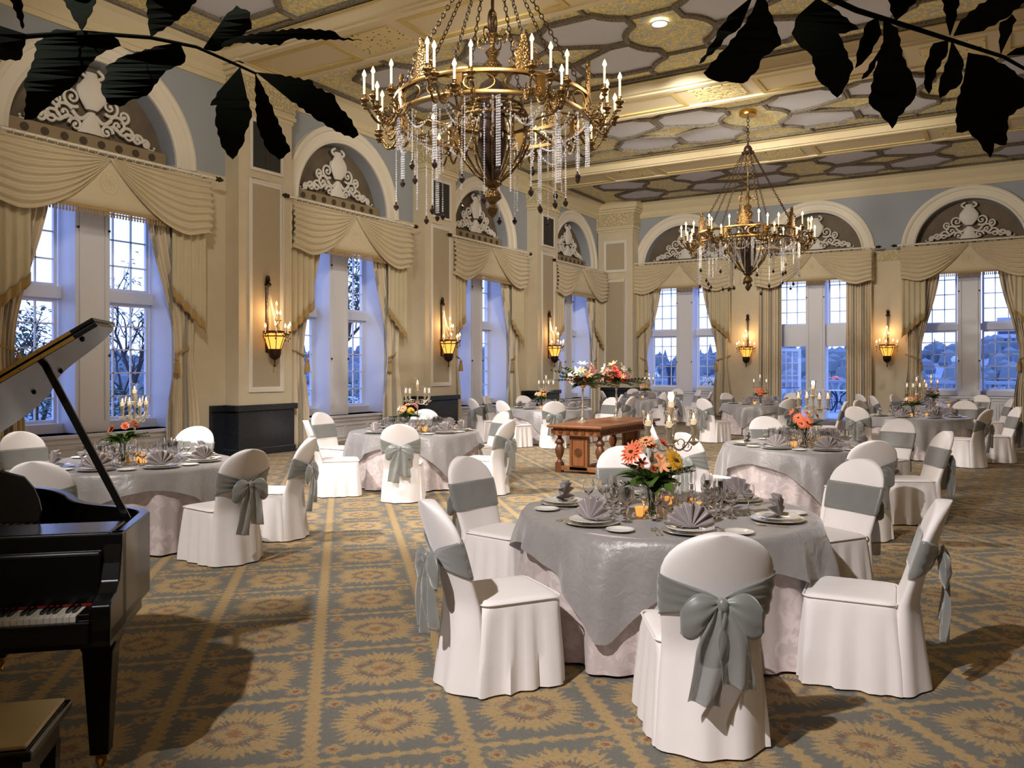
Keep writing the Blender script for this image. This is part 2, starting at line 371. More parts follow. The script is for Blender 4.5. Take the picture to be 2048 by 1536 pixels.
# ---- windows (local frame: x along the wall, y into the wall, z up)
def frame4(mb, x0, x1, z0, z1, y0, y1, t):
    mb.box(x0, x0+t, y0, y1, z0, z1); mb.box(x1-t, x1, y0, y1, z0, z1)
    mb.box(x0+t, x1-t, y0, y1, z0, z0+t); mb.box(x0+t, x1-t, y0, y1, z1-t, z1)
def window(i, loc, rz, sill, door=False):
    w_ = E('window_%d' % i, loc, rz, kind='structure')
    f = MB(); f.box(-.30, .30, .16, .80, 0 if door else sill, 5.02)                     # wide middle pier
    f.box(-.24, -.20, .135, .16, sill+.2, 4.9); f.box(.20, .24, .135, .16, sill+.2, 4.9)
    for sx_ in (-1, 1):
        a, b = sorted((sx_*.30, sx_*1.45))
        f.box(min(sx_*1.45, sx_*1.39), max(sx_*1.45, sx_*1.39), .02, .80, 0 if door else sill, 5.02)
        tz = (2.40, 3.12) if door else (2.84, 3.04)
        f.box(a, b, .55 if not door else .35, .80, tz[0], tz[1])
        if not door: f.box(a, b, .50, .80, sill, sill+.16)
        f.box(a, b, .50, .80, 4.86, 5.02)
    f.build('window_frame', 'window_paint', w_, smooth=False, bev=.006)
    st = MB()
    if not door:
        st.box(-1.58, 1.58, -.10, .5, sill-.05, sill); st.box(-1.5, 1.5, -.05, .0, sill-.14, sill-.05)
        st.box(-1.5, 1.5, -.025, 0, .04, sill-.14)
        for k in range(4): frame4(st, -1.46+k*.735, -1.46+k*.735+.70, .12, sill-.2, -.045, -.02, .03)
        st.build('window_sill', 'window_paint', w_, smooth=False, bev=.004)
    for sx_ in (-1, 1):
        a, b = sorted((sx_*.33, sx_*1.36))
        for (z0, z1, rows) in ((sill+.16, 2.84, 5), (3.04, 4.86, 4)):
            if door and z0 < 3: continue
            if door: z0 = 3.12
            sh = MB(); frame4(sh, a, b, z0, z1, .64, .70, .055)
            for c in (1, 2): xx = a+(b-a)*c/3; sh.box(xx-.012, xx+.012, .655, .69, z0, z1)
            for r in range(1, rows): zz = z0+(z1-z0)*r/rows; sh.box(a, b, .655, .69, zz-.012, zz+.012)
            o = sh.build('sash', 'window_paint', w_, smooth=False)
            MB().box(a+.03, b-.03, .670, .676, z0+.03, z1-.03).build('pane', 'pane', o, smooth=False)
        kb = MB()
        for zz in ((1.9, 4.0) if not door else (4.0,)):
            kb.ball((sx_*.27, .13, zz), .022)
        kb.build('catch', 'bronze_dark', w_)
    return w_
for i, c in enumerate(LW): window(i+1, (XL, c, 0), pi/2, .62)
for i, c in enumerate(FW): window(i+5, (c, YF, 0), 0, .84, i == 1)
# ---- arches
def spiral(mb, cx, cz, r0, turns, sgn, a0, r=.035, y=-.03):
    pts = []; rs = []
    n = int(22*turns)
    for i in range(n+1):
        t = i/n; a = a0+sgn*2*pi*turns*t; rr_ = r0*(1-t)**.85+.015
        pts.append((cx+rr_*cos(a), y, cz+rr_*sin(a))); rs.append(r*(1-.45*t))
    mb.tube(pts, rs, 6); mb.ball((pts[-1][0], y, pts[-1][2]), r*1.2, 6, 4)
def crest():
    mb = MB()
    mb.grid(lambda u, v: ((.10+.14*sin(pi*min(v*1.15, 1))*(1+.16*abs(sin(5*pi*u))))*cos(2*pi*u), -.03-.05*sin(pi*v)+.05*sin(2*pi*u), .42+.62*v), 28, 8)
    mb.grid(lambda u, v: ((.18*(1-v)+.06)*cos(2*pi*u), -.03+.05*sin(2*pi*u), .02+.36*v), 18, 4)
    for s_ in (-1, 1):
        mb.tube([(s_*(.06+.28*t), -.04, .34-.10*sin(pi*t)) for t in [k/8 for k in range(9)]], .035, 6)
        mb.tube([(s_*(.10+.10*sin(pi*t)), -.04, .95+.16*t) for t in [k/6 for k in range(7)]], .03, 6)
        for (cx, cz, r0, tn, a0, sg) in [(.33, .56, .15, 1.5, -2.2, 1), (.47, .28, .14, 1.4, 2.6, -1), (.27, .12, .10, 1.2, 0, 1), (.66, .16, .12, 1.3, 2.9, -1),
                                         (.84, .12, .09, 1.3, 0, 1), (1.0, .08, .07, 1.2, 2.9, -1), (.58, .46, .10, 1.2, -2.0, 1), (.14, .74, .10, 1.0, -1.5, 1)]:
            spiral(mb, s_*cx, cz, r0, tn, sg*s_, a0 if s_ > 0 else pi-a0, .030)
        mb.tube([(s_*(.34+.82*t), -.03, .22-.20*t+.035*sin(6*pi*t)) for t in [k/18 for k in range(19)]], [.036*(1-.6*k/18) for k in range(19)], 6)
        for k in range(5): mb.ball((s_*(.72+.11*k), -.04, .19-.035*k), .035-.003*k, 6, 4)
    return mb
def arch(i, loc, rz):
    a_ = E('trim_%d' % i, loc, rz, kind='structure')
    mb = MB(); prof = [(1.45, 0), (1.45, -.05), (1.50, -.08), (1.53, -.05), (1.56, -.055), (1.70, -.065), (1.72, -.10), (1.78, -.12), (1.83, -.10), (1.84, 0)]
    mb.loft([[(-r*cos(pi*k/48), yy, AZ+r*sin(pi*k/48)) for r, yy in prof] for k in range(49)], True, True, closed=False)
    mb.build('archivolt', 'plaster', a_, ang=25)
    MB().loft([[(-1.44*cos(pi*k/40), yy, AZ+1.44*sin(pi*k/40)) for k in range(41)] for yy in (.34, .36)]).build('lunette_panel', 'lunette', a_, smooth=False)
    lb = MB(); lb.box(-1.40, 1.40, .18, .34, AZ-.02, AZ+.26); lb.build('lunette_ledge', 'lunette_band', a_, smooth=False, bev=.01)
    db = MB()
    for k in range(8): xx = -1.1+k*2.2/7; db.lathe([(.055, 0), (.06, .012), (.03, .02)], 14)  if False else db.add([(xx+.065*cos(2*pi*q/14), yy, AZ+.14+.065*sin(2*pi*q/14)) for yy in (.165, .182) for q in range(14)], [tuple(range(14))]+[(q, (q+1) % 14, 14+(q+1) % 14, 14+q) for q in range(14)])
    db.build('disc_ornament', 'disc_brown', a_, smooth=False)
    o = CREST.build('scroll_ornament', 'white_paint', a_) if not hasattr(arch, 'me') else None
    if o: arch.me = o.data
    else:
        o = bpy.data.objects.new('scroll_ornament', arch.me); COL.objects.link(o); o.parent = a_
    o.location = (0, .24, AZ+.26); return a_
CREST = crest(); n_trim = 1
for c in LW: arch(n_trim, (XL, c, 0), pi/2); n_trim += 1
for c in FW: arch(n_trim, (c, YF, 0), 0); n_trim += 1
# ---- cornices and frieze between far arches
def run(mb, T, s0, s1, prof):
    mb.loft([[T(s, -d, z) for d, z in prof] for s in (s0, s1)])
cp = [(0, 7.12), (.05, 7.12), (.08, 7.2), (.10, 7.2), (.10, 7.34), (.16, 7.40), (.26, 7.56), (.34, 7.62), (.34, 7.70), (0, 7.70)]
for T, s0, s1 in ((TL, YB, YF), (TF, XL, XR)):
    mb = MB(); run(mb, T, s0, s1, cp); mb.build('trim_%d' % n_trim, 'ceil_cream', ang=20, kind='structure'); n_trim += 1
mb = MB()
for a, b in ((FW[0]+1.84, FW[1]-1.84), (FW[1]+1.84, FW[2]-1.84), (FW[2]+1.84, XR), ):
    tbox(mb, TF, a, b, -.04, 0, 5.04, 5.36)
mb.build('trim_%d' % n_trim, 'ornate', smooth=False, kind='structure'); n_trim += 1
# ---- wall piers
def pier(i, loc, rz, wd, dp, vent=True, base_w=None, split=None):
    p = E('trim_%d' % i, loc, rz, kind='structure'); hw = wd/2
    MB().box(-hw, hw, -dp, 0, 0, 7.4).build('pier', 'cream_wall', p, smooth=False)
    fr = MB(); pn = MB(); y0 = -dp
    for (z0, z1) in ([(1.22, 5.36)] if vent else [(1.22, 4.9), (5.15, 6.3)]):
        frame4(fr, -hw*.66, hw*.66, z0, z1, y0-.035, y0, .05); frame4(fr, -hw*.60, hw*.60, z0+.05, z1-.05, y0-.02, y0, .05)
        pn.box(-hw*.54, hw*.54, y0-.008, y0, z0+.09, z1-.09)
    if vent: frame4(fr, -hw*.62, hw*.62, 5.52, 6.52, y0-.04, y0, .06)
    fr.build('panel_frame', 'white_paint', p, smooth=False, bev=.008); pn.build('wall_panel', 'tan_panel', p, smooth=False)
    if vent:
        v_ = MB(); v_.box(-hw*.58, hw*.58, y0-.012, y0, 5.56, 6.48); o = v_.build('vent_grille', 'vent', p, smooth=False)
        q = MB(); q.box(-.008, .008, y0-.022, y0-.012, 5.58, 6.46)
        for k in range(22): q.box(-hw*.56, hw*.56, y0-.018, y0-.012, 5.60+k*.04, 5.604+k*.04)
        q.build('vent_slats', 'disc_brown', o, smooth=False)
    cpb = MB()
    for (g, z0, z1) in ((.03, 6.62, 6.70), (.07, 6.70, 6.78), (.05, 6.78, 6.84), (.12, 7.26, 7.34), (.18, 7.34, 7.42), (.24, 7.42, 7.70)):
        cpb.box(-hw-g, hw+g, -dp-g, 0, z0, z1)
    cpb.build('capital_moulding', 'ceil_cream', p, smooth=False, bev=.015)
    MB().box(-hw-.06, hw+.06, -dp-.06, 0, 6.84, 7.26).build('capital_frieze', 'ornate', p, smooth=False)
    b_ = MB(); g = .04; e_ = .34 if vent else 0
    b_.box(-hw-g, hw+g, -dp-g, 0, 0, .86); b_.box(-hw-e_-g, hw+e_+g, -g, 0, 0, .86)
    b_.box(-hw-g-.05, hw+g+.05, -dp-g-.05, 0, .86, .98); b_.box(-hw-e_-g, hw+e_+g, -g-.05, 0, .86, .98)
    b_.box(-hw-g-.02, hw+g+.02, -dp-g-.02, 0, 0, .14)
    b_.build('granite_base', 'granite', p, smooth=False, bev=.012)
for s in PIER: pier(n_trim, (XL, s+PW/2, 0), pi/2, PW, .38); n_trim += 1
pier(n_trim, (XL+.72, YF, 0), 0, 1.36, .62, False); n_trim += 1
# ---- ceiling
BEAM = [(4.4, 6.05), (10.2, 11.8), (15.95, 17.55), (21.7, 23.3)]
CX = [-13.7, -9.4, -5.1, -.8, 3.5]; P2 = 2.15
MB().box(XL-.2, XR+.2, YB-.2, YF+.2, ZC, ZC+.12).build('ceiling', 'ceil_gold', smooth=False, kind='structure')
bm_ = MB(); sf = MB(); yl = MB(); gr = MB()
for y0, y1 in BEAM:
    prof = [(y0-.16, 7.70), (y0-.16, 7.66), (y0-.02, 7.60), (y0+.03, 7.50), (y0+.03, 7.46), (y1-.03, 7.46), (y1-.03, 7.50), (y1+.02, 7.60), (y1+.16, 7.66), (y1+.16, 7.70)]
    bm_.loft([[(xx, a, b) for a, b in prof] for xx in (XL+.3, XR)])
    for y_, sg in ((y0, -1), (y1, 1)): yl.obox((XL+.3, y_+sg*.10, 7.625), (XR, y_+sg*.10, 7.625), .12, .012, (0, .3*sg, 1))
    yc = (y0+y1)/2
    for cx in CX:
        if cx < XR and cx > XL: gr.box(cx-.52, cx+.52, yc-.40, yc+.40, 7.438, 7.47); 
        for q in (yc-.46, yc+.46): pass
        x0, x1 = cx+.80, cx+4.3-.80
        x0 = max(x0, XL+.6); x1 = min(x1, XR-.1)
        if x1-x0 > .5:
            for (a0, a1, b0, b1) in ((x0, x1, yc-.52, yc-.40), (x0, x1, yc+.40, yc+.52), (x0, x0+.10, yc-.4, yc+.4), (x1-.10, x1, yc-.4, yc+.4)): yl.box(a0, a1, b0, b1, 7.43, 7.47)
    for q in (yc-.62, yc+.62): bm_.box(XL+.3, XR, q-.07, q+.07, 7.42, 7.47)
bm_.build('trim_%d' % n_trim, 'ceil_cream', ang=20, kind='structure'); n_trim += 1
yl.build('trim_%d' % n_trim, 'ceil_yellow', smooth=False, kind='structure'); n_trim += 1
gr.build('trim_%d' % n_trim, 'grille', smooth=False, kind='structure'); n_trim += 1
def arcp(cx, cy, r, a0, a1, n=6): return [(cx+r*cos(R(a0+(a1-a0)*i/n)), cy+r*sin(R(a0+(a1-a0)*i/n))) for i in range(n+1)]
quarter = [(.78, .05)]+arcp(.0, 0, .80, 8, 56, 6)+[(.44, 1.05)]+arcp(.02, 1.90, .94, 64-128, -26, 5)+[(1.75, 1.50)]+arcp(2.15, 1.70, .44, 205, 265, 5)+[(2.12, .52), (1.20, .05)]
gp = MB(); rb = MB()
bays = [(YB, 4.4), (6.05, 10.2), (11.8, 15.95), (17.55, 21.7), (23.3, 27.46)]
for bi, (y0, y1) in enumerate(bays):
    y0 += .16; y1 -= .16 if bi < 4 else 0; yc = (y0+y1)/2; sc = (y1-y0)/2/2.04
    def clip(p): return (min(max(p[0], XL+.34), XR-.02), p[1])
    for cx in CX:
        for sx_ in (-1, 1):
            if not (XL+.3 < cx+sx_*1.1 < XR): continue
            for sy_ in (-1, 1):
                pl = [clip((cx+sx_*a, yc+sy_*b*sc)) for a, b in quarter]
                gp.prism(pl, lambda a, b, d: (a, b, d), ZC-.02, ZC)
                rb.tube([(a, b, ZC-.03) for a, b in pl], .062, 5, closed=True)
                for uu in (.98, 1.78):
                    q = clip((cx+sx_*uu, 0))
                    if uu < 1.5: rb.tube([(q[0], yc+sy_*1.50*sc, ZC-.02), (q[0], yc+sy_*2.0*sc, ZC-.02)], .045, 5)
                if sx_ > 0: rb.tube([clip((cx-.42, 0))[:1]+(yc+sy_*1.0*sc, ZC-.02), clip((cx+.42, 0))[:1]+(yc+sy_*1.0*sc, ZC-.02)], .045, 5)
    for yy in (y0, y1): rb.box(XL+.34, XR, yy-.07, yy+.07, ZC-.06, ZC)
    for xx in (XL+.36,): rb.box(xx-.05, xx+.07, y0, y1, ZC-.06, ZC)
gp.build('trim_%d' % n_trim, 'ceil_grey', smooth=False, kind='structure'); n_trim += 1
rb.build('trim_%d' % n_trim, 'rib', kind='structure'); n_trim += 1
dl = E('downlight')
MB().lathe([(.13, 0), (.16, -.012), (.13, -.02), (.125, 0)], 24, caps=False).build('trim_ring', 'white_paint', dl)
MB().lathe([(.13, -.004), (.13, -.010)], 24).build('lamp_disc', 'lamp_disc', dl)
DL = Proto(dl)
for xx, yy, lb in ((-5.1, 13.35, 'round recessed ceiling light near the top edge, right of the big chandelier'), (-9.3, 13.5, 'round recessed ceiling light seen behind the candles of the big chandelier')):
    o = DL.put((xx, yy, ZC-.04), 0, lb, 'ceiling light')
    lamp('SPOT', 'downlight_lamp', (xx, yy, ZC-.08), 350, (1, .95, .9), .1, (xx, yy, 0), 70)
# ================================================================== CURTAINS
HW, RZ = 1.80, 5.40
def sm(t): t = min(max(t, 0), 1); return t*t*(3-2*t)
def swag(sx_):
    mb = MB()
    def f(u, v):
        D = .03+1.02*sin(pi/2*min(1, 1.28*u))**.9-.10*sm((u-.72)/.28)
        fade = min(1, u*3.5)
        yy = -.42-(.055*fade+.012)*(.5+.5*sin(2*pi*(8*v**.9)+1.2*u))-.05*sin(pi*v)*fade
        return (sx_*u*HW, yy, RZ-.07-v*D)
    mb.grid(f, 30, 96)
    mb.grid(lambda u, v: (sx_*(HW+.012*sin(v*30)), -.42+.40*u, RZ-.07-v*.95), 4, 20)
    return mb
rodset = E('curtain_rod')
rd = MB(); rd.tube([(-HW-.10, -.44, RZ), (HW+.10, -.44, RZ)], .025, 10)
for s_ in (-1, 1): rd.tube([(s_*(HW-.05), -.44, RZ), (s_*(HW-.05), 0, RZ)], .014, 6)
rd.build('rod', 'plaster', rodset)
for s_ in (-1, 1):
    MB().loft([[(s_*(HW+.10+x_), -.44+r*cos(2*pi*j/10), RZ+r*sin(2*pi*j/10)) for j in range(10)] for x_, r in ((0, .03), (.02, .045), (.04, .03), (.08, .05), (.12, .035), (.17, .005))]).build('finial', 'bronze_dark', rodset)
rg = None
for k in range(24):
    x_ = -HW+.06+k*(2*HW-.12)/23
    if rg is None: rg = MB().torus((0, 0, 0), .045, .007, 14, 4, 'x').build('curtain_ring', 'plaster', rodset); o = rg
    else: o = rg.copy(); COL.objects.link(o)
    o.location = (x_, -.44, RZ-.02)
RODP = Proto(rodset)
val = E('swag_valance')
for s_ in (-1, 1): swag(s_).build('swag', 'valance', val, solid=.006, ang=180)
cpn = MB(); cpn.grid(lambda u, v: (-1.25+2.5*u, -.38-.02*sin(pi*u), 4.50+(RZ-.09-4.50)*v), 16, 6); cpn.build('centre_panel', 'valance', val, solid=.006, ang=180)
em = MB(); em.torus((0, -.405, 4.93), .15, .008, 28, 5, 'y', 1.25)
for k in range(6):
    a_ = k*pi/3; em.tube([(cos(a_+t*2.2)*.11*(1-t), -.407, 4.93+1.25*sin(a_+t*2.2)*.11*(1-t)) for t in [q/8 for q in range(9)]], .006, 4)
em.build('embroidered_emblem', 'valance', val)
fr = MB(); fr.box(-1.12, 1.12, -.41, -.385, 4.46, 4.51)
for k in range(46):
    x_ = -1.10+k*2.2/45; fr.lathe([(.004, -.002), (.016, -.02), (.010, -.035), (.018, -.075), (.004, -.09)], 6, (x_, -.397, 4.46))
fr.build('tassel_fringe', 'fringe', val)
for s_ in (-1, 1):
    def jb(u, v, s_=s_):
        zb = 2.68+.62*u; x_ = HW-.01-.66*u
        return (s_*x_, -.31-.028*sin(2*pi*4.5*u)-.01*sin(3*v), 4.75-(4.75-zb)*v+ (0 if v < 1 else .03*abs(sin(4.5*pi*u))))
    o = MB().grid(jb, 54, 8).build('side_jabot', 'jabot', val, solid=.006, ang=180)
    def jf(u, v, s_=s_):
        p = jb(u, 1); return (p[0], p[1]-.012, p[2]+.04-.17*v)
    MB().grid(jf, 54, 3).build('jabot_fringe', 'fringe', o, solid=.008, ang=180)
VALP = Proto(val)
def drape(s_, tied=True):
    r = E('curtain'); 
    def f(u, v):
        z_ = 4.95*(1-v)+.015
        if tied:
            if z_ > 1.95: t = (4.95-z_)/3.0; xi = .74+.54*sm(t)**1.15; xo = 1.76-.14*sm(t)
            else: t = (1.95-z_)/1.95; xi = 1.28-.14*sm(t*1.6); xo = 1.62+.12*sm(t*1.4)
            sq = .35+.65*min(1, abs(z_-1.95)/1.2)
        else: xi, xo, sq = 1.0, 1.76, 1.0
        pl = sin(2*pi*10*u+.35*sin(z_*1.3)); 
        return (s_*(xo+(xi-xo)*u), -.15-(.052*sq)*pl-.03*sin(2*pi*3*u+1), z_)
    MB().grid(f, 120, 34).build('drape', 'drape', r, solid=.004, ang=180)
    if tied:
        tb = MB(); pts = [(s_*(1.72-.46*t), -.03-.20*sin(pi*t*.62), 2.12-.18*t+.0) for t in [k/12 for k in range(13)]]
        for ph in (0, pi): tb.tube([(p[0], p[1]+.012*cos(ph+k*1.4), p[2]+.012*sin(ph+k*1.4)) for k, p in enumerate(pts)], .014, 6)
        o = tb.build('tieback_rope', 'fringe', r)
        ts = MB(); ts.lathe([(.012, .10), (.03, .06), (.045, .02), (.03, -.01), (.05, -.05), (.058, -.16), (.062, -.22), (.01, -.22)], 12, (s_*1.26, -.26, 1.82))
        ts.build('tassel', 'fringe', o)
    return Proto(r)
DL_, DR_, SL_, SR_ = drape(-1), drape(1), drape(-1, False), drape(1, False)
WINL = ['the first left window, beside the piano', 'the second window of the left wall', 'the third window of the left wall', 'the fourth left window, next to the corner']
WINF = ['the far wall window nearest the corner', 'the garden doorway in the far wall', 'the right-hand window of the far wall']
SETS = [((XL, c-.06, -.24), pi/2, (1.07, 1, 1), WINL[i], False) for i, c in enumerate(LW)]+[((c, YF, .03), 0, (1, 1, 1), WINF[i], i == 1) for i, c in enumerate(FW)]
for loc, rz, sc, nm, straight in SETS:
    RODP.put(loc, rz, 'cream curtain rod with rings above '+nm, 'curtain rod', 'curtain rods', sc)
    v_o = VALP.put(loc, rz, 'cream swagged valance with tassel fringe over '+nm, 'valance', 'swag valances', sc)
    if straight:
        for q_ in [c for c in kids(v_o) if c.name.startswith('side_jabot')]:
            for g_ in kids(q_): bpy.data.objects.remove(g_)
            bpy.data.objects.remove(q_)
    l0 = (loc[0], loc[1], 0); a_, b_ = (SL_, SR_) if straight else (DL_, DR_)
    wd_ = 'straight cream' if straight else 'tied back striped cream'
    a_.put(l0, rz, wd_+' curtain left of '+nm, 'curtain', 'full length curtains', sc)
    b_.put(l0, rz, wd_+' curtain right of '+nm, 'curtain', 'full length curtains', sc)
# ================================================================== SCONCES
def beads(mb, pts, r):
    for p in pts:
        x, y, z = p; mb.add([(x+r, y, z), (x-r, y, z), (x, y+r, z), (x, y-r, z), (x, y, z+r*1.2), (x, y, z-r*1.2)], [(0, 2, 4), (2, 1, 4), (1, 3, 4), (3, 0, 4), (2, 0, 5), (1, 2, 5), (3, 1, 5), (0, 3, 5)])
sc = E('wall_sconce')
bp = MB(); bp.box(-.03, .03, -.03, 0, 2.0, 3.40); bp.ball((0, -.05, 3.42), .05, 8, 6); bp.torus((0, -.05, 3.46), .04, .012, 12, 5, 'y'); bp.ball((0, -.05, 3.33), .07, 8, 5, .7)
bp.build('back_plate', 'bronze_dark', sc)
CY = -.24
sh = MB(); sh.lathe([(.205, 2.36), (.20, 2.30), (.165, 2.20), (.125, 2.08), (.11, 2.05)], 16, (0, CY, 0), caps=False); sh.build('glass_shade', 'sconce_shade', sc)
mt = MB()
for k in range(8):
    a_ = k*pi/4+.2; mt.tube([(r*cos(a_), CY+r*sin(a_), z_) for r, z_ in ((.215, 2.40), (.21, 2.30), (.172, 2.20), (.132, 2.08), (.115, 2.04))], .008, 5)
mt.torus((0, CY, 2.40), .215, .014, 24, 5); mt.torus((0, CY, 2.31), .212, .012, 24, 5); mt.torus((0, CY, 2.05), .118, .012, 20, 5)
mt.lathe([(.118, 2.05), (.122, 1.97), (.10, 1.90), (.05, 1.86), (.015, 1.84), (.012, 1.76), (.022, 1.74), (.004, 1.71)], 14, (0, CY, 0))
mt.tube([(0, -.03, 2.0), (0, CY, 2.0)], .015, 6); mt.tube([(0, -.03, 2.36), (0, CY+.1, 2.40)], .012, 6)
o_m = mt.build('metal_basket', 'bronze_dark', sc)
bd = MB()
for k in range(9):
    a_ = k*2*pi/9; pts = []
    for q in range(34):
        t = q/33; r_ = .05+.155*t**2.6; pts.append((r_*cos(a_), (CY*t**1.5-.06*(1-t))+r_*sin(a_)*.8*t, 3.32-.92*t))
    beads(bd, pts, .010)
bd.build('bead_strands', 'crystal', sc)
mk('bulb_small', (255, 220, 160), .4).emit((255, 190, 100), 16)
def candle_pair(par, x, y, z, h=.14, r=.011, bm='bulb'):
    o = MB().lathe([(r, 0), (r, h)], 8, (x, y, z)).build('candle', 'candle', par)
    MB().lathe([(.003, 0), (r*1.5, .014), (r*1.8, .030), (r*1.0, .058), (.001, .085)], 8, (x, y, z+h)).build('bulb', bm, o)
am = MB(); am_c = []
for k, (ad, r_, z_) in enumerate([(-90, .29, 2.36), (-50, .29, 2.40), (-130, .29, 2.40), (-12, .30, 2.36), (-168, .30, 2.36), (-70, .12, 2.62), (-110, .12, 2.62), (-90, .05, 2.80)]):
    a_ = R(ad); x_, y_ = r_*cos(a_), CY+r_*sin(a_); y_ = min(y_, -.07)
    if r_ > .2: am.tube([(x_*.7, CY+(y_-CY)*.7, 2.34), (x_*.9, CY+(y_-CY)*.9, z_-.07), (x_, y_, z_-.04), (x_, y_, z_)], .008, 5); am.lathe([(.004, -.16), (.014, -.14), (.004, -.12), (.004, -.03), (.03, -.01), (.034, .004), (.014, .006)], 8, (x_, y_, z_))
    else: am.tube([(0, CY, 2.4), (x_, y_, z_)], .006, 5); am.lathe([(.004, -.02), (.028, 0), (.014, .004)], 8, (x_, y_, z_))
    am_c.append((x_, y_, z_))
am.build('candle_arms', 'antique_brass', sc)
for c in am_c: candle_pair(sc, *c, h=.11, bm='bulb_small')
SC = Proto(sc)
SCP = [((XL+.38, PIER[1]+PW/2, 0), pi/2, 'gilt basket wall lamp with candle bulbs on the nearest left wall pier'), ((XL+.38, PIER[2]+PW/2, 0), pi/2, 'gilt basket wall lamp on the second left wall pier, right of the vase-lit table'),
       ((XL+.38, PIER[3]+PW/2, 0), pi/2, 'gilt basket wall lamp on the last left wall pier before the corner'), ((-7.45, YF, 0), 0, 'gilt basket wall lamp on the far wall left of the doorway'), ((-3.1, YF, 0), 0, 'gilt basket wall lamp on the far wall right of the doorway')]
SCP[1] = (SCP[1][0], pi/2, 'gilt basket wall lamp with candle bulbs on the middle left wall pier')
for loc, rz, lb in SCP:
    SC.put(loc, rz, lb, 'wall lamp', 'wall sconces')
    d_ = Vector((cos(rz-pi/2), sin(rz-pi/2), 0)); p = Vector(loc)+d_*.22
    lamp('POINT', 'sconce_lamp', (p.x, p.y, 2.80), 9, (1, .62, .28), .08)
# ================================================================== CHANDELIERS
ch = E('chandelier')
RR = 1.14
rb = MB()
for z_, r_ in ((.115, RR), (-.115, RR)):
    rb.loft([[(q[0]*cos(2*pi*k/64), q[0]*sin(2*pi*k/64), q[1]) for q in ((r_-.03, z_-.02), (r_+.03, z_-.02), (r_+.035, z_), (r_+.03, z_+.02), (r_-.03, z_+.02))] for k in range(65)], False, False)
for k in range(16):
    a0 = 2*pi*k/16
    rb.tube([(RR*cos(a0+.15*cos(t)), RR*sin(a0+.15*cos(t)), .095*sin(t)) for t in [2*pi*q/16 for q in range(16)]], .010, 5, closed=True)
for k in range(8):
    a0 = 2*pi*k/8+pi/16; c_, s_ = cos(a0), sin(a0); rb.obox((RR*c_, RR*s_, -.13), (RR*c_, RR*s_, .13), .10, .05, (c_, s_, 0))
rb.build('ring_frame', 'gold_metal', ch, ang=30)
def crest_plate():
    mb = MB(); 
    prof = [(.10, .12), (.13, .18), (.10, .24), (.12, .30), (.075, .36), (.085, .40), (.04, .46), (.05, .50), (.012, .56)]
    mb.loft([[(w_*cos(2*pi*j/10), .03*sin(2*pi*j/10), z_) for j in range(10)] for w_, z_ in prof])
    for s_ in (-1, 1): spiral(mb, s_*.12, .22, .06, 1.2, s_, 0, .014, 0); spiral(mb, s_*.09, .38, .05, 1.2, -s_, 0, .012, 0)
    return mb
cp0 = None
for k in range(6):
    a0 = 2*pi*k/6+.30
    if cp0 is None: cp0 = crest_plate().build('crest_plate', 'antique_brass', ch); o = cp0
    else: o = cp0.copy(); COL.objects.link(o)
    o.location = (RR*cos(a0), RR*sin(a0), 0); o.rotation_euler = (0, 0, a0+pi/2)
stm = MB(); stm.lathe([(.02, 2.0), (.02, 1.25), (.05, 1.2), (.02, 1.12), (.03, 1.0), (.07, .95), (.03, .88), (.03, .80), (.09, .74), (.05, .66), (.12, .58), (.09, .5), (.04, .44)], 14)
for k in range(4):
    a0 = k*pi/2; q = MB(); spiral(q, .12, .92, .09, 1.2, 1, -1.5, .016, 0); stm.add([(x*cos(a0), x*sin(a0), z) for x, y, z in q.v], q.f)
stm.build('central_stem', 'antique_brass', ch)
MB().lathe([(.03, .44), (.14, .36), (.20, .22), (.15, .06), (.15, -.06), (.18, -.18), (.18, -.34), (.14, -.55), (.08, -.72), (.05, -.80)], 18).build('urn_body', 'jewel', ch)
cg = MB()
for k in range(12):
    a0 = 2*pi*k/12; cg.tube([(r_*cos(a0), r_*sin(a0), z_) for r_, z_ in ((.16, .10), (.38, .06), (.47, -.10), (.46, -.30), (.36, -.52), (.22, -.70), (.10, -.80))], .014, 5)
cg.torus((0, 0, -.10), .47, .022, 36, 6); cg.torus((0, 0, .08), .36, .018, 30, 6)
cg.lathe([(.05, -.78), (.12, -.83), (.05, -.88), (.10, -.95), (.11, -1.0), (.05, -1.05), (.03, -1.08), (.07, -1.13), (.05, -1.19), (.004, -1.24)], 14)
for k in range(6): a0 = 2*pi*k/6+.3; cg.tube([(.46*cos(a0), .46*sin(a0), -.10), (.8*cos(a0), .8*sin(a0), -.02), (RR*cos(a0), RR*sin(a0), -.11)], .014, 5)
cg.build('bowl_cage', 'antique_brass', ch)
hub = MB(); hub.ball((0, 0, 2.06), .10, 12, 8, 1.2); hub.torus((0, 0, 2.0), .13, .02, 20, 5); hub.torus((0, 0, 2.18), .06, .015, 16, 5, 'x')
hub.build('chain_hub', 'bronze_dark', ch); MB().torus((0, 0, 1.1), .075, .022, 20, 6, 'x', 1.9).build('oval_link', 'bronze_dark', ch)
def chain(p, q, pitch=.058, r=.022, t=.006):
    mb = MB(); p, q = Vector(p), Vector(q); n = int((q-p).length/pitch); d = (q-p).normalized(); a = d.cross(Vector((0, 0, 1)))
    if a.length < .01: a = Vector((1, 0, 0))
    a.normalize(); b = d.cross(a)
    for k in range(n):
        c = p+(q-p)*((k+.5)/n); s_ = a if k % 2 else b
        mb.tube([c+s_*r*cos(2*pi*j/10)+d*(r*1.65)*sin(2*pi*j/10) for j in range(10)], t, 4, closed=True)
    return mb
for k in range(8):
    a0 = 2*pi*k/8+.12; chain((.10*cos(a0), .10*sin(a0), 2.02), (RR*cos(a0), RR*sin(a0), .13)).build('chain', 'bronze_dark', ch)
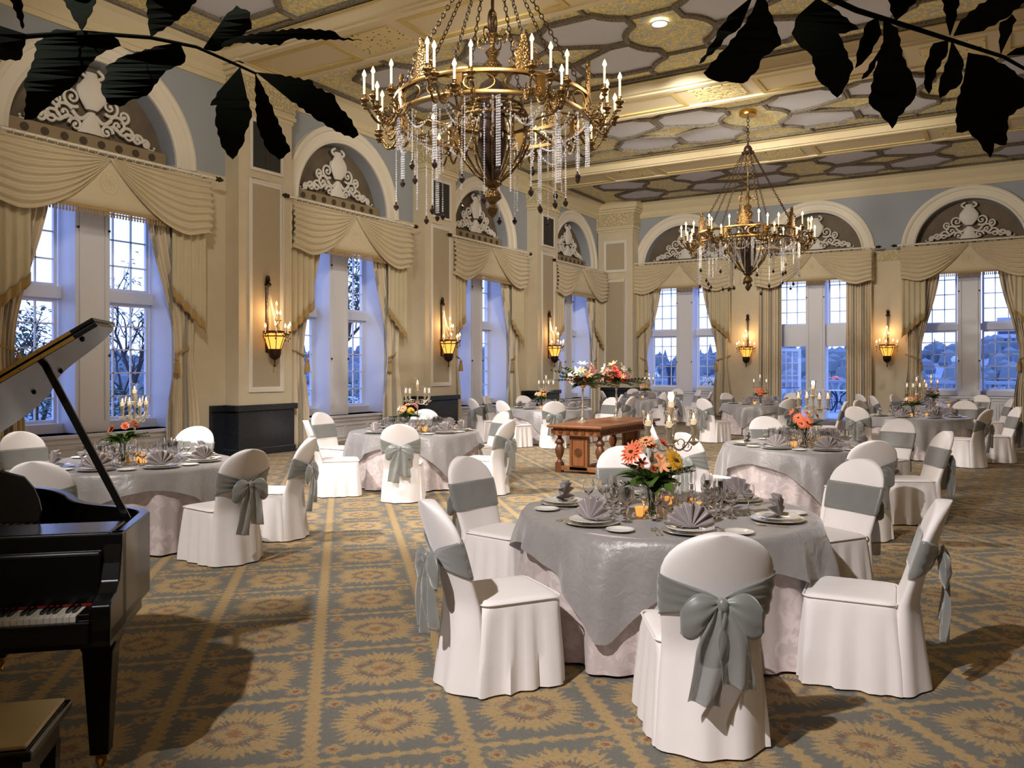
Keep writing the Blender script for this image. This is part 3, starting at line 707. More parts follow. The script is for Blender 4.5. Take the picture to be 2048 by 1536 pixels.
arm0 = None
def arm_mesh(rout, dz):
    mb = MB(); pts = []
    for q in range(15):
        t = q/14; pts.append((RR+(rout-RR)*(t**.8), 0, -.08-.17*sin(pi*min(1, t*1.15))+dz*t))
    pts.append((rout, 0, dz-.01)); mb.tube(pts, .015, 6)
    q_ = MB(); spiral(q_, RR+.14, -.12, .08, 1.1, 1, 2, .010, 0); mb.add(q_.v, q_.f)
    mb.lathe([(.012, -.06), (.04, -.04), (.02, -.02), (.035, 0), (.055, .012), (.055, .02), (.024, .022), (.022, .07), (.026, .075)], 12, (rout, 0, dz))
    return mb
A = [arm_mesh(1.55, -.05), arm_mesh(1.36, .0), arm_mesh(1.46, -.16), arm_mesh(1.42, .06)]
AM = [m_.build('arm', 'antique_brass', ch) for m_ in A]; RO = [(1.55, -.05), (1.36, 0), (1.46, -.16), (1.42, .06)]
cds = []
for j, o in enumerate(AM): candle_pair(o, RO[j][0], 0, RO[j][1]+.07, .20 if j != 2 else .14, .0135); KIDS[o.name] = kids(o)
first = [True]*4
for k in range(8):
    a0 = 2*pi*k/8+pi/16
    for j, da in enumerate((R(-4), R(9), R(3), R(-10))):
        if first[j]: o = AM[j]; first[j] = False; o.rotation_euler = (0, 0, a0+da)
        else: dup(AM[j], rz=a0+da, parent=ch)
rnd = random.Random(3)
for k in range(40):
    a0 = 2*pi*k/40+.1; r0 = RR if k % 2 else .75+.5*rnd.random()*.4; L = (.35+.65*rnd.random()) if k % 2 else .6+.45*rnd.random()
    z0 = -.12 if k % 2 else -.15; mb = MB(); n = int(L/.028)
    for dx in ((-.02, 0, .02) if k % 4 == 1 else (0,)):
        beads(mb, [(r0*cos(a0)+dx, r0*sin(a0), z0-q*L/n) for q in range(n)], .0125)
    o = mb.build('crystal_strand', 'crystal', ch, smooth=False)
    if k % 3 != 1:
        MB().lathe([(.004, .05), (.014, .035), (.008, .025), (.034, -.005), (.028, -.03), (.003, -.06)], 8, (r0*cos(a0), r0*sin(a0), z0-L-.03)).build('pendant', 'jewel', o, smooth=False)
for k in range(12):
    a0, a1 = 2*pi*k/12, 2*pi*(k+1)/12; mb = MB()
    beads(mb, [((1.0 if k % 2 else RR)*cos(a0+(a1-a0)*t)*(1-.0*t), (1.0 if k % 2 else RR)*sin(a0+(a1-a0)*t), -.13-.26*sin(pi*t)) for t in [q/20 for q in range(21)]], .014)
    beads(mb, [((.47+(RR-.47)*t)*cos(a0), (.47+(RR-.47)*t)*sin(a0), -.10-.22*sin(pi*t)) for t in [q/24 for q in range(25)]], .014)
    mb.build('crystal_strand', 'crystal', ch, smooth=False)
cn = MB(); cn.lathe([(.19, 0), (.20, .02), (.20, .10), (.19, .12)], 28, (0, 0, 7.70-4.72-.12)); cn.build('canopy', 'brass', ch)
chain((0, 0, 2.2), (0, 0, 7.70-4.72-.12), .07, .028, .008).build('suspension_chain', 'bronze_dark', ch)
CHP = Proto(ch)
C1, C2 = W(9.7, (985-1024)/FPX*9.7), Vector((-5.12, 19.1, 0))
CHP.put((C1.x, C1.y, 4.72), .05, 'huge gilt ring chandelier with lit candles hanging nearest the camera', 'chandelier', 'ring chandeliers')
CHP.put((C2.x, C2.y, 4.72), .40, 'gilt ring chandelier with lit candles hanging farther back near the doorway', 'chandelier', 'ring chandeliers')
for c in (C1, C2):
    for k in range(4):
        a0 = k*pi/2+.4; lamp('POINT', 'chandelier_lamp', (c.x+1.75*cos(a0), c.y+1.75*sin(a0), 5.0), 42, WARM, .25)
# ================================================================== TABLES
TR = .905
TAB = {1: (5.30, 1334), 2: (9.80, 1609), 3: (15.6, 1832), 4: (19.6, 1880), 5: (20.9, 1520), 6: (25.3, 1296), 7: (18.7, 1100), 8: (12.0, 829), 9: (8.05, 265)}
TN = {1: 'the nearest table', 2: 'the coral-flowered second table', 3: 'the right-hand far table', 4: 'the dim right window table', 5: 'the dark doorway table',
      6: 'the far corner table', 7: 'the pinkish table', 8: 'the left middle table', 9: 'the table beside the piano'}
TC = {k: PX(v[1], v[0]) for k, v in TAB.items()}
tb = E('round_table')
MB().lathe([(TR-.02, .725), (TR-.005, .735), (TR-.005, .752), (TR-.02, .757)], 48).build('tabletop', 'oak', tb)
MB().lathe([(.30, 0), (.30, .03), (.06, .08), (.05, .70), (.2, .725)], 16).build('pedestal', 'dark_metal', tb)
TBP = Proto(tb)
def cloth_m(nf, seed):
    r_ = random.Random(seed); ph = [r_.random()*6.28 for _ in range(5)]
    def f(u, v):
        a_ = 2*pi*u
        if v < .30: t = v/.30; return (TR*t*cos(a_), TR*t*sin(a_), .760)
        t = (v-.30)/.70; tt = t**1.3
        fold = .040*sin(nf*a_+ph[0]+1.2*sin(2*a_+ph[1]))+.018*sin(2.3*nf*a_+ph[2])+.012*sin(5*a_+ph[3])
        rr_ = TR+.006+.02*sm(t*6)+tt*(.035+fold*1.15)
        return (rr_*cos(a_), rr_*sin(a_), .760-.012*sm(t*10)*1-(.733)*t**1.0+.004)
    return MB().grid(f, 240, 30)
cl = cloth_m(15, 1).build('tablecloth', 'damask', sub=0, ang=180); CLP = Proto(cl)
def overlay_m(seed):
    HS = 1.10; r_ = random.Random(seed); ph = [r_.random()*6.28 for _ in range(5)]
    def f(u, v):
        a_ = 2*pi*u; ext = HS/max(abs(cos(a_)), abs(sin(a_))); ext = min(ext, 1.50)
        if v < .4: t = v/.4; return (TR*t*cos(a_), TR*t*sin(a_), .7665)
        t = (v-.4)/.6; L = (ext-TR)*t
        fold = (.060*sin(11*a_+ph[0]+sin(3*a_))+.022*sin(27*a_+ph[1]))*sm(L/.35)
        rr_ = TR+.040*sm(L/.04)+L*.12+fold*.6+.022*sm(L/.2)
        return (rr_*cos(a_), rr_*sin(a_), .7675-.99*max(0, L-.025))
    return MB().grid(f, 256, 18)
ov = overlay_m(2).build('table_overlay', 'overlay', ang=180); OVP = Proto(ov)
OVROT = {1: 30, 2: 8, 3: 20, 4: 0, 5: 40, 6: 20, 7: 10, 8: -33, 9: 12}
for k, c in TC.items():
    TBP.put(c, 0, 'round banquet table hidden under cloth, '+TN[k], 'table', 'round banquet tables')
    CLP.put(c, k*.9, 'floor-length pinkish grey damask cloth on '+TN[k], 'tablecloth', 'damask cloths')
    OVP.put(c, YAW-R(90)-R(OVROT[k])-R(45), 'square shimmering grey overlay on '+TN[k], 'tablecloth', 'silver grey overlays')
# ================================================================== CHAIRS
def halfw(z):
    if z < .45: b_ = .252-.032*z/.45
    elif z < .80: b_ = .220+.026*sm((z-.45)/.33)
    else: b_ = .246*max(0, 1-((z-.80)/.202)**2.2)**.5
    return b_
def backy(z): return -.215 if z < .1 else -.215-.02*(z-.1) if z < .46 else -.222-.32*(z-.46)
def thick(z): return .20-.12*min(z, .55)/.55
def sec(z, a_, off=0, n=2.6):
    w_, t_ = halfw(z)+off, thick(z)/2+off; c_, s_ = cos(a_), sin(a_)
    rr_ = 1/((abs(c_)**n+abs(s_)**n)**(1/n))
    x_, y_ = w_*rr_*c_, t_*rr_*s_
    if s_ < 0 and z < .62: y_ += (.014*sin(x_*34+.6)-.02*cos(x_*9))*(1-z/.62)
    y_ -= .05*(x_/.23)**2*-1*.6   # gentle wrap toward the sitter
    return (x_, backy(z)+y_, z)
ch_ = E('banquet_chair')
zs = [.012, .06, .14, .24, .34, .42, .47, .52, .60, .68, .76, .80, .84, .88, .91, .94, .96, .975, .987, .995, .999]
bk = MB(); NA = 44
bk.loft([[sec(z, 2*pi*j/NA) for j in range(NA)] for z in zs]); bk.build('back_cover', 'chair_white', ch_, ang=80)
st = MB(); rings = []
for i, (z, g) in enumerate([(.012, 0), (.10, .004), (.20, .01), (.30, .018), (.40, .026), (.445, .030), (.468, .034), (.482, .046), (.486, .075)]):
    wd_, dp_ = .53-g*2.0, .52-g*2.0; ring = []
    base = rrect(wd_, dp_, .045 if z < .46 else .06, 4, z, 0, .06)
    k = len(base); ring = []
    # resample evenly with ripples
    for q in range(k):
        p0, p1 = base[q], base[(q+1) % k]; L = hypot(p1[0]-p0[0], p1[1]-p0[1]); m_ = max(1, 14 if L > .2 else 1)
        for e_ in range(m_):
            t = e_/m_; x_, y_ = p0[0]+(p1[0]-p0[0])*t, p0[1]+(p1[1]-p0[1])*t
            a_ = atan2(y_-.06, x_); am_ = .013*max(0, 1-z/.44)**.7+(.003 if z < .44 else 0); rp = am_*sin(13*a_+.7*sin(3*a_))+am_*.5*sin(31*a_)
            ring.append((x_+rp*cos(a_), y_+rp*sin(a_), z))
    rings.append(ring)
st.loft(rings); st.build('seat_skirt', 'chair_white', ch_, ang=60)
pp = MB(); pp.tube([(x, y, .470) for x, y, z in rrect(.475, .465, .05, 5, 0, 0, .06)], .006, 5, closed=True); pp.build('seat_piping', 'chair_white', ch_)
sa = MB(); NS = 72
def sash_pt(u, v):
    a_ = 2*pi*u; c_, s_ = cos(a_), sin(a_)
    g = min(1, abs(c_)*1.0) if s_ < 0 else 1
    zt = .715+.105*g**.8 if s_ < 0 else .82; zb = .69-.075*g**.8 if s_ < 0 else .615
    z = zb+(zt-zb)*v; off = .007+ (.012*(1-g) if s_ < 0 else 0)+(.0035*sin(v*22+3*a_) if s_ < 0 else 0)
    return sec(z, a_, off)
sa.grid(sash_pt, NS, 12); so = sa.build('sash', 'organza', ch_, solid=.003, ang=180)
KN = Vector((0, -.375, .70)); bw = MB()
for s_ in (-1, 1):
    for fb in (-1, 1):
        def lp(u, v, s_=s_, fb=fb):
            v_ = v*2-1; h = .014+.080*sin(pi*min(1, u*.92)**1.25)**.8
            return (KN.x+s_*(.012+.165*u), KN.y-.020+fb*(.030*sin(pi*u)*(1-v_*v_))+.006*sin(9*v_)*(1-u), KN.z-.075*u**1.3+v_*h-.012*sin(pi*u))
        bw.grid(lp, 12, 12)
bw.build('bow_loops', 'organza', so, ang=180, solid=.002)
MB().ball((KN.x, KN.y-.022, KN.z), .026, 10, 7, 1.25).build('bow_knot', 'organza', so)
for s_, L in ((-1, .40), (1, .33)):
    def tl(u, v, s_=s_, L=L):
        wd_ = .016+.055*sm(u*2.2); 
        return (KN.x+s_*(.02+.055*u)+(v*2-1)*wd_, KN.y-.028-.018*sin(v*9+u*3)*(.3+u)-.02*u+.03*u*u, KN.z-.01-L*u-(.03*(v) if u > .98 else 0))
    MB().grid(tl, 16, 14).build('bow_tail', 'organza', so, ang=180, solid=.002)
CHR = Proto(ch_)
def chair(f, px, df, dr, label, r=None):
    p = PX(px, f) if r is None else W(f, r)
    d = W(df, dr); CHR.put(p, atan2(-d.x, d.y), label, 'chair', 'white covered chairs with sashes')
def toward(f, px, t, label):
    tf, tp = TAB[t]; tr = (tp-1024)/FPX*tf; r_ = (px-1024)/FPX*f; chair(f, px, tf-f, tr-r_, label)
CH = [
 (3.82, 1401, 1, .0, 'white chair with its back and big grey bow nearest the camera'),
 (4.46, 991, .42, .91, 'white chair left of the nearest table seen from the side, bow at left'),
 (6.15, 1002, -.63, .77, 'white chair behind left of the nearest table, wide grey sash facing us'),
 (6.85, 1262, -1, .05, 'white chair peeping over the back of the nearest table behind its flowers'),
 (6.05, 1654, -.45, -.9, 'white chair at the back right of the nearest table, grey sash facing us'),
 (4.47, 1726, .43, -.9, 'white chair right of the nearest table seen from the side, bow at right'),
 (8.18, 1716, 1, -.02, 'white chair with pale bow standing directly behind the nearest table, right side'),
 (8.98, 1822, .08, -1, 'side-on white chair facing left at the right of the flower-topped second table'),
 (8.95, 1418, .50, .86, 'white chair with grey bow seen over the nearest table, turned to the right'),
 (10.2, 1362, -.15, 1, 'mostly hidden white chair behind the candle lamps of the nearest table'),
 (11.3, 1545, -1, -.03, 'white round-topped chair across the second table, left of its flowers'),
 (10.9, 1772, -.6, -.8, 'beige-looking chair with plain sash facing us right of the second table'),
 (14.9, 1733, .6, .8, 'chair in shade with a hanging bow tail, left of the right-hand table'),
 (13.95, 1930, .8, -.6, 'white chair with a pale bow at the near right of the right-hand table'),
 (14.6, 1990, .2, -1, 'white side-on chair facing left at the far right of the right-hand table'),
 (17.2, 1748, -.8, .5, 'bright white chair top behind the left of the right-hand table'),
 (16.9, 1925, -.8, -.6, 'rounded beige chair back behind the right of the right-hand table'),
 (20.6, 1950, -.6, -.8, 'shaded chair back below the right far window'),
 (18.3, 1985, .3, -1, 'dim side-on chair at the right edge under the right far window'),
 (20.9, 1815, -.8, .6, 'low chair back just left of the dim window table'),
 (20.2, 1776, -.1, 1, 'small dark chair back left of the dim window table'),
 (21.6, 1745, .1, 1, 'bluish side-on chair at the right edge of the doorway curtain'),
 (18.6, 1428, .55, .83, 'white chair with grey bow left of the doorway table, seen from behind'),
 (18.7, 1564, 1, -.2, 'white chair with grey bow in front of the doorway table, right side'),
 (16.9, 1652, .35, -.93, 'side-on chair with grey bow in front of the doorway opening'),
 (22.2, 1470, -.8, .4, 'beige chair back behind the left of the doorway table'),
 (22.3, 1582, -.8, -.4, 'chair back behind the right of the doorway table'),
 (24.6, 1228, .1, 1, 'small white chair left of the far corner table'),
 (26.8, 1272, -1, .1, 'small chair back behind the far corner table'),
 (23.9, 1325, .9, -.2, 'small white chair in front of the far corner table with sash'),
 (25.4, 1375, -.1, -1, 'small round-topped chair right of the far corner table, facing us'),
 (23.7, 1396, .3, -.95, 'small bluish side-on chair right of the far corner table'),
 (26.6, 1345, -.8, -.6, 'tiny chair back behind right of the far corner table'),
 (17.25, 1106, 1, -.02, 'white chair with bow in front of the pinkish table beyond the oak table'),
 (18.9, 1200, -.6, -.8, 'beige chair with plain sash behind the oak table, between its vases'),
 (17.4, 1030, .6, .8, 'white chair at the near left of the pinkish table'),
 (20.0, 1062, -.8, .5, 'chair back beyond the left of the pinkish table'),
 (21.2, 1214, .2, -1, 'bluish chair seen side-on above the oak table'),
 (19.9, 1236, .5, -.85, 'white chair with bow right of the first tall vase'),
 (18.6, 972, .5, .85, 'small white bow-backed chair left of the pinkish table, near the curtain'),
 (19.8, 1000, -.3, 1, 'small beige chair back left of the pinkish table'),
 (10.45, 806, 1, -.02, 'pale chair with hanging bow in front of the left table between the piers'),
 (10.85, 672, .25, .97, 'side-on chair facing right at the left of the table between the piers'),
 (12.5, 676, -.5, .85, 'white chair with grey sash facing us by the second window'),
 (13.3, 843, -1, -.05, 'rounded chair back behind the table between the piers'),
 (12.7, 966, -.5, -.85, 'chair with plain sash facing us right of the table between the piers'),
 (11.0, 970, .45, -.9, 'bright white chair with bow at the right of the table between the piers'),
 (7.2, 448, .61, -.79, 'bright white chair with pale bow right of the piano table'),
 (8.15, 548, .1, -1, 'white chair with blue-grey sash just behind the bright bow-backed chair'),
 (6.45, 118, 1, -.1, 'cream chair back with gathered sash directly behind the piano'),
 (8.7, 78, -.5, .85, 'tan chair back with sash at the far left by the striped curtain'),
 (9.3, 362, -1, -.1, 'dark rounded chair back behind the piano table, below the first window'),
]
for f_, px_, df_, dr_, lb_ in CH: chair(f_, px_, df_, dr_, lb_)
# ================================================================== TABLEWARE PROTOTYPES
def plate_m(r, h, rim):
    return MB().lathe([(r*.55, 0), (r*.62, .002), (r*.97, h), (r, h+.002), (r*.98, h+.004), (r*.66, .006), (r*.60, .004), (.002, .004)], 36)
P = {}
def P1(key, name, mb, mat, **k): P[key] = Proto(mb.build(name, mat, **k)); return P[key]
P1('charger', 'charger_plate', plate_m(.165, .012, 0), 'charger'); P1('plate', 'dinner_plate', plate_m(.135, .014, 0), 'porcelain'); P1('bread', 'bread_plate', plate_m(.082, .010, 0), 'porcelain')
for k in ('charger', 'plate', 'bread'): pass
def nap():
    mb = MB(); N = 14
    def f(u, v):
        a_ = pi*(.02+.96*u); zz = .5+.5*cos(2*pi*(N/2)*u); r_ = .145*v*(1-.06*abs(sin(pi*N/2*u)))
        return (r_*cos(a_), (.026*v)*(zz-.5)*2+.03*v, r_*sin(a_)*.98+.004)
    mb.grid(f, N*4, 8); mb.grid(lambda u, v: (-.06+.12*u, .10*v+.0, .006+.012*sin(pi*u)*(1-v)), 6, 4)
    return mb
P1('napkin', 'fan_napkin', nap(), 'napkin', solid=.003, ang=180)
def gob(h, rb_, zb, foot=.034):
    pr = [(.002, .004), (foot, .001), (foot, .003), (.010, .008), (.0045, .02), (.004, zb-.01), (.012, zb), (rb_*.7, zb+(h-zb)*.18), (rb_, zb+(h-zb)*.45), (rb_*.97, zb+(h-zb)*.75), (rb_*.86, h), (rb_*.83, h), (rb_*.93, zb+(h-zb)*.75), (rb_*.95, zb+(h-zb)*.45), (rb_*.65, zb+(h-zb)*.20), (.003, zb+.006)]
    return MB().lathe(pr, 20)
P1('water', 'water_goblet', gob(.175, .046, .072), 'glass'); P1('wine', 'wine_glass', gob(.190, .039, .092), 'glass')
P1('flute', 'champagne_flute', gob(.215, .023, .085, .030), 'glass')
def cutlery(kind):
    mb = MB(); hd = [(.0, .004), (.01, .006), (.05, .0045), (.09, .003), (.12, .003)]
    mb.loft([[(w_*cos(2*pi*j/8), y_, .003+.0018*sin(2*pi*j/8)) for j in range(8)] for y_, w_ in hd])
    if kind == 'fork':
        mb.box(-.010, .010, .12, .145, .003, .005)
        for k in range(4): mb.box(-.010+k*.0058, -.0075+k*.0058, .145, .185, .003, .0045)
    elif kind == 'knife':
        mb.loft([[(x_, y_, z_) for x_, z_ in ((-.004, .003), (w_, .003), (w_, .0045), (-.004, .0045))] for y_, w_ in ((.12, .008), (.18, .010), (.21, .006), (.222, -.002))])
    else:
        mb.loft([[(w_*cos(2*pi*j/10), y_, .004+.0035*sin(2*pi*j/10)) for j in range(10)] for y_, w_ in ((.12, .003), (.135, .013), (.155, .017), (.172, .012), (.18, .002))])
    return mb
for k in ('fork', 'knife', 'spoon'): P1(k, k, cutlery(k), 'gold_metal' if 0 else 'silver')
vt = E('votive_candle_cup'); MB().lathe([(.030, 0), (.040, .05), (.041, .055), (.038, .055), (.028, .004), (.002, .004)], 20).build('cup', 'amber_glow', vt)
MB().lathe([(.026, .006), (.034, .04), (.002, .042)], 14).build('wax', 'wax', vt); VOT = Proto(vt)
def sp():
    mb = MB(); mb.lathe([(.022, 0), (.020, .02), (.010, .05), (.013, .08), (.004, .10)], 12); return mb
P1('shaker', 'salt_shaker', sp(), 'brass')
# candelabrum
cb = E('candelabrum')
cbs = MB(); cbs.lathe([(.075, 0), (.078, .008), (.05, .02), (.02, .035), (.012, .06), (.018, .09), (.010, .12), (.009, .30), (.016, .33), (.009, .36), (.012, .42), (.020, .44), (.010, .47), (.012, .53), (.024, .56), (.045, .575), (.014, .585), (.02, .64), (.026, .66)], 16)
cbs.build('stem', 'silver', cb)
arm_ = MB(); pts = [(.01+.165*t, 0, .40-.035*sin(pi*t*1.3)-.0*t+.05*t*t) for t in [k/12 for k in range(13)]]
arm_.tube(pts, .005, 6); q = MB(); spiral(q, .07, .42, .035, 1.1, 1, 3, .0045, 0); arm_.add(q.v, q.f); q = MB(); spiral(q, .12, .40, .025, 1.1, -1, 0, .004, 0); arm_.add(q.v, q.f)
arm_.lathe([(.004, .40), (.038, .425), (.040, .43), (.010, .435), (.012, .46), (.022, .485), (.014, .51), (.024, .535), (.028, .54)], 12, (.175, 0, 0))
def lampset(par, x, z):
    g_ = MB().lathe([(.020, 0), (.034, .025), (.030, .055), (.034, .085), (.044, .105), (.042, .105), (.032, .085), (.028, .055), (.032, .026), (.018, .003)], 16, (x, 0, z)).build('hurricane_glass', 'glass', par)
    c_ = MB().lathe([(.018, 0), (.020, .035), (.002, .036)], 12, (x, 0, z+.004)).build('candle', 'wax', par)
    MB().lathe([(.002, 0), (.008, .012), (.006, .026), (.0005, .042)], 8, (x, 0, z+.04)).build('flame', 'flame', c_)
lampset(cb, 0, .662)
ao = None
ANG = [R(a) for a in (20, 75, 200, 255)]
for k, a_ in enumerate(ANG):
    if ao is None: ao = arm_.build('arm', 'silver', cb); lampset(ao, .175, .54); KIDS[ao.name] = kids(ao);
    if k == 0: ao.rotation_euler = (0, 0, a_)
    else: dup(ao, rz=a_, parent=cb)
CBP = Proto(cb)
# ---- flower arrangements
def petals(mb, c, n, L, wd, tilt, axis, lift=0.0):
    ax = Vector(axis).normalized(); t = ax.cross(Vector((0, 0, 1)));
    if t.length < .05: t = Vector((1, 0, 0))
    t.normalize(); b_ = ax.cross(t); c = Vector(c)
    for k in range(n):
        a_ = 2*pi*k/n; d = t*cos(a_)+b_*sin(a_); s_ = ax.cross(d)
        def f(u, v): 
            w_ = wd*sin(pi*min(.96, u*.9+.08))**.7; return c+d*(L*u)*cos(tilt)+ax*(L*u*sin(tilt)+lift-.25*L*u*u)+s_*(w_*(v-.5))+ax*(-.3*w_*abs(v-.5))
        mb.grid(f, 5, 2)
def leafm(mb, p, d, L, wd, droop=.3):
    p, d = Vector(p), Vector(d).normalized(); s_ = d.cross(Vector((0, 0, 1)))
    if s_.length < .1: s_ = Vector((1, 0, 0))
    s_.normalize(); n_ = s_.cross(d)
    def f(u, v):
        w_ = wd*sin(pi*min(.985, u*.95+.03))**.8; return p+d*(L*u)+s_*(w_*(v-.5))+Vector((0, 0, -droop*L*u*u))+n_*(.25*w_*(abs(v-.5)*2)**1.5)
    mb.grid(f, 7, 4)
def bouquet(name, sets, seed, h=.20, spread=.16, leaves=16, vase=True, eucal=True, greens=(.13, .05), vh=.20, base=0, r0=.032):
    """sets: list of (kind, material, x, y, z, size)"""
    r_ = random.Random(seed); root = E(name)
    if vase:
        MB().lathe([(.045, .0), (.05, .006), (.038, .05), (.032, .10), (.040, vh-.03), (.052, vh), (.049, vh), (.036, vh-.03), (.028, .10), (.034, .05), (.004, .01)], 20).build('vase', 'glass', root)
        sm_ = MB()
        for k in range(14):
            a_ = r_.random()*6.28; q = r_.random(); sm_.tube([(.024*cos(a_)*q, .024*sin(a_)*q, .015), (.02*cos(a_), .02*sin(a_), vh*.7), (.05*cos(a_+.5), .05*sin(a_+.5), vh+.07)], .003, 5)
        sm_.build('stems', 'leaf_green', root)
    lf = MB()
    for k in range(leaves):
        a_ = 2*pi*k/leaves+r_.random()*.5; el = .1+r_.random()*1.3
        lf.add([], []); leafm(lf, (r0*cos(a_), r0*sin(a_), base+vh-.01+.05*r_.random()), (cos(a_), sin(a_), el), greens[0]*(.8+.5*r_.random()), greens[1], .35)
    lf.build('leaves', 'leaf_green', root, ang=180, kind='stuff')
    if eucal:
        eu = MB()
        for k in range(7 if eucal is True else eucal):
            a_ = r_.random()*6.28; L = spread*(1.1+.7*r_.random()); e_ = .15+.6*r_.random(); p0 = Vector((0, 0, base+vh)); d = Vector((cos(a_), sin(a_), e_))
            pts = [p0+d*L*t+Vector((0, 0, -.25*L*t*t)) for t in [q/8 for q in range(9)]]; eu.tube(pts, .0016, 4)
            for q in range(2, 9):
                for s_ in (-1, 1): leafm(eu, pts[q], Vector((-sin(a_)*s_, cos(a_)*s_, .3))+d*.4, L*.16, L*.09, .1)
        eu.build('foliage_sprays', 'leaf_dark', root, ang=180, kind='stuff')
    for (kd, mt_, x, y, z, sz) in sets:
        mb = MB(); c = Vector((x, y, z)); ax = Vector((x*1.6, y*1.6-.10, .10+.25*(z-vh)))
        if kd == 'gerbera':
            petals(mb, c, 16, sz, sz*.26, .22, ax); petals(mb, c+ax.normalized()*.004, 13, sz*.72, sz*.22, .45, ax)
            o = mb.build('gerbera', mt_, root, ang=180); MB().ball(c+ax.normalized()*.008, sz*.2, 8, 5, .6).build('flower_centre', 'brown_core', o)
        elif kd == 'lily':
            petals(mb, c, 6, sz, sz*.36, .5, ax); mb.build('lily', mt_, root, ang=180)
        elif kd == 'rose':
            for q, (L, tl) in enumerate(((sz, .6), (sz*.8, 1.0), (sz*.6, 1.3))): petals(mb, c, 7-q, L, sz*.8, tl, ax)
            mb.build('rose', mt_, root, ang=180)
    return Proto(root)
def upto(f, px, z):   # world height that a pixel row shows at distance f is handled by the caller
    return PX(px, f, z)
CM = lambda *L: list(L)
B1 = bouquet('flower_arrangement', [('lily', 'burnt', -.07, -.06, .34, .055), ('rose', 'coral', .08, .05, .45, .05), ('gerbera', 'peach', -.03, .02, .47, .07), ('gerbera', 'coral', -.13, -.05, .41, .09), ('rose', 'peach', .0, .03, .43, .05), ('gerbera', 'yellow', .13, -.07, .36, .09), ('rose', 'peach', .04, -.02, .37, .045), ('lily', 'peach', .05, -.08, .33, .07), ('lily', 'lily', .11, .02, .42, .06), ('rose', 'burnt', .0, -.08, .31, .035)], 4, leaves=26, greens=(.18, .105), vh=.20)
B2 = bouquet('flower_arrangement', [('gerbera', 'coral', -.08, -.04, .34, .08), ('gerbera', 'coral', .0, -.09, .29, .085), ('gerbera', 'pink', .15, .0, .36, .08), ('gerbera', 'peach', .04, .02, .39, .07), ('lily', 'coral', -.12, .05, .40, .07), ('gerbera', 'coral', -.06, -.1, .27, .06)], 5, leaves=16, greens=(.17, .08))
B3 = bouquet('flower_arrangement', [('gerbera', 'peach', -.06, -.04, .33, .07), ('gerbera', 'yellow', .06, -.06, .31, .06), ('rose', 'pink', .10, .03, .37, .06), ('lily', 'lily', -.12, .0, .33, .06), ('rose', 'peach', .0, .03, .38, .05)], 6, leaves=16, greens=(.17, .07))
B4 = bouquet('flower_arrangement', [('rose', 'burnt', -.08, -.05, .33, .06), ('rose', 'coral', .05, -.06, .36, .05), ('gerbera', 'burnt', .10, .03, .38, .06), ('rose', 'burnt', -.14, .04, .31, .05)], 8, leaves=24, greens=(.17, .07))
def tz(d=0): return .770+d
FL = {1: (B1, 5.05, 1303, 'clear vase of orange and yellow gerberas on '), 2: (B2, 9.55, 1608, 'vase of coral and pink gerberas on '), 3: (B3, 15.4, 1826, 'vase of pale pink and white flowers on '),
      4: (B4, 19.4, 1868, 'vase of dark reddish flowers on '), 5: (B2, 20.7, 1521, 'small vase of peach flowers on '), 6: (B3, 25.2, 1290, 'small vase of yellow flowers on '),
      7: (B3, 18.5, 1083, 'vase of yellow-orange flowers on '), 8: (B3, 11.8, 815, 'vase of yellow and cream flowers on '), 9: (B4, 7.9, 246, 'vase of rust flowers and dark leaves on ')}
for k, (b_, f_, px_, lb_) in FL.items():
    b_.put(PX(px_, f_, tz()), YAW, lb_+TN[k], 'flower arrangement', 'table flower vases')
CBX = {1: (5.45, 1342), 2: (10.1, 1626), 3: (15.9, 1833), 4: (20.1, 1862), 5: (21.2, 1520), 6: (25.6, 1298), 7: (19.0, 1092), 8: (12.3, 835), 9: (8.35, 269)}
for k, (f_, px_) in CBX.items():
    c_ = CBP.put(PX(px_, f_, tz()), YAW+k*1.3-1.3, 'five-light silver candelabrum with glass shades on '+TN[k], 'candelabrum', 'table candelabra')
    if k in (1, 2): lamp('POINT', 'candle_lamp', PX(px_, f_, 1.50), 2.0, (1, .7, .4), .1)
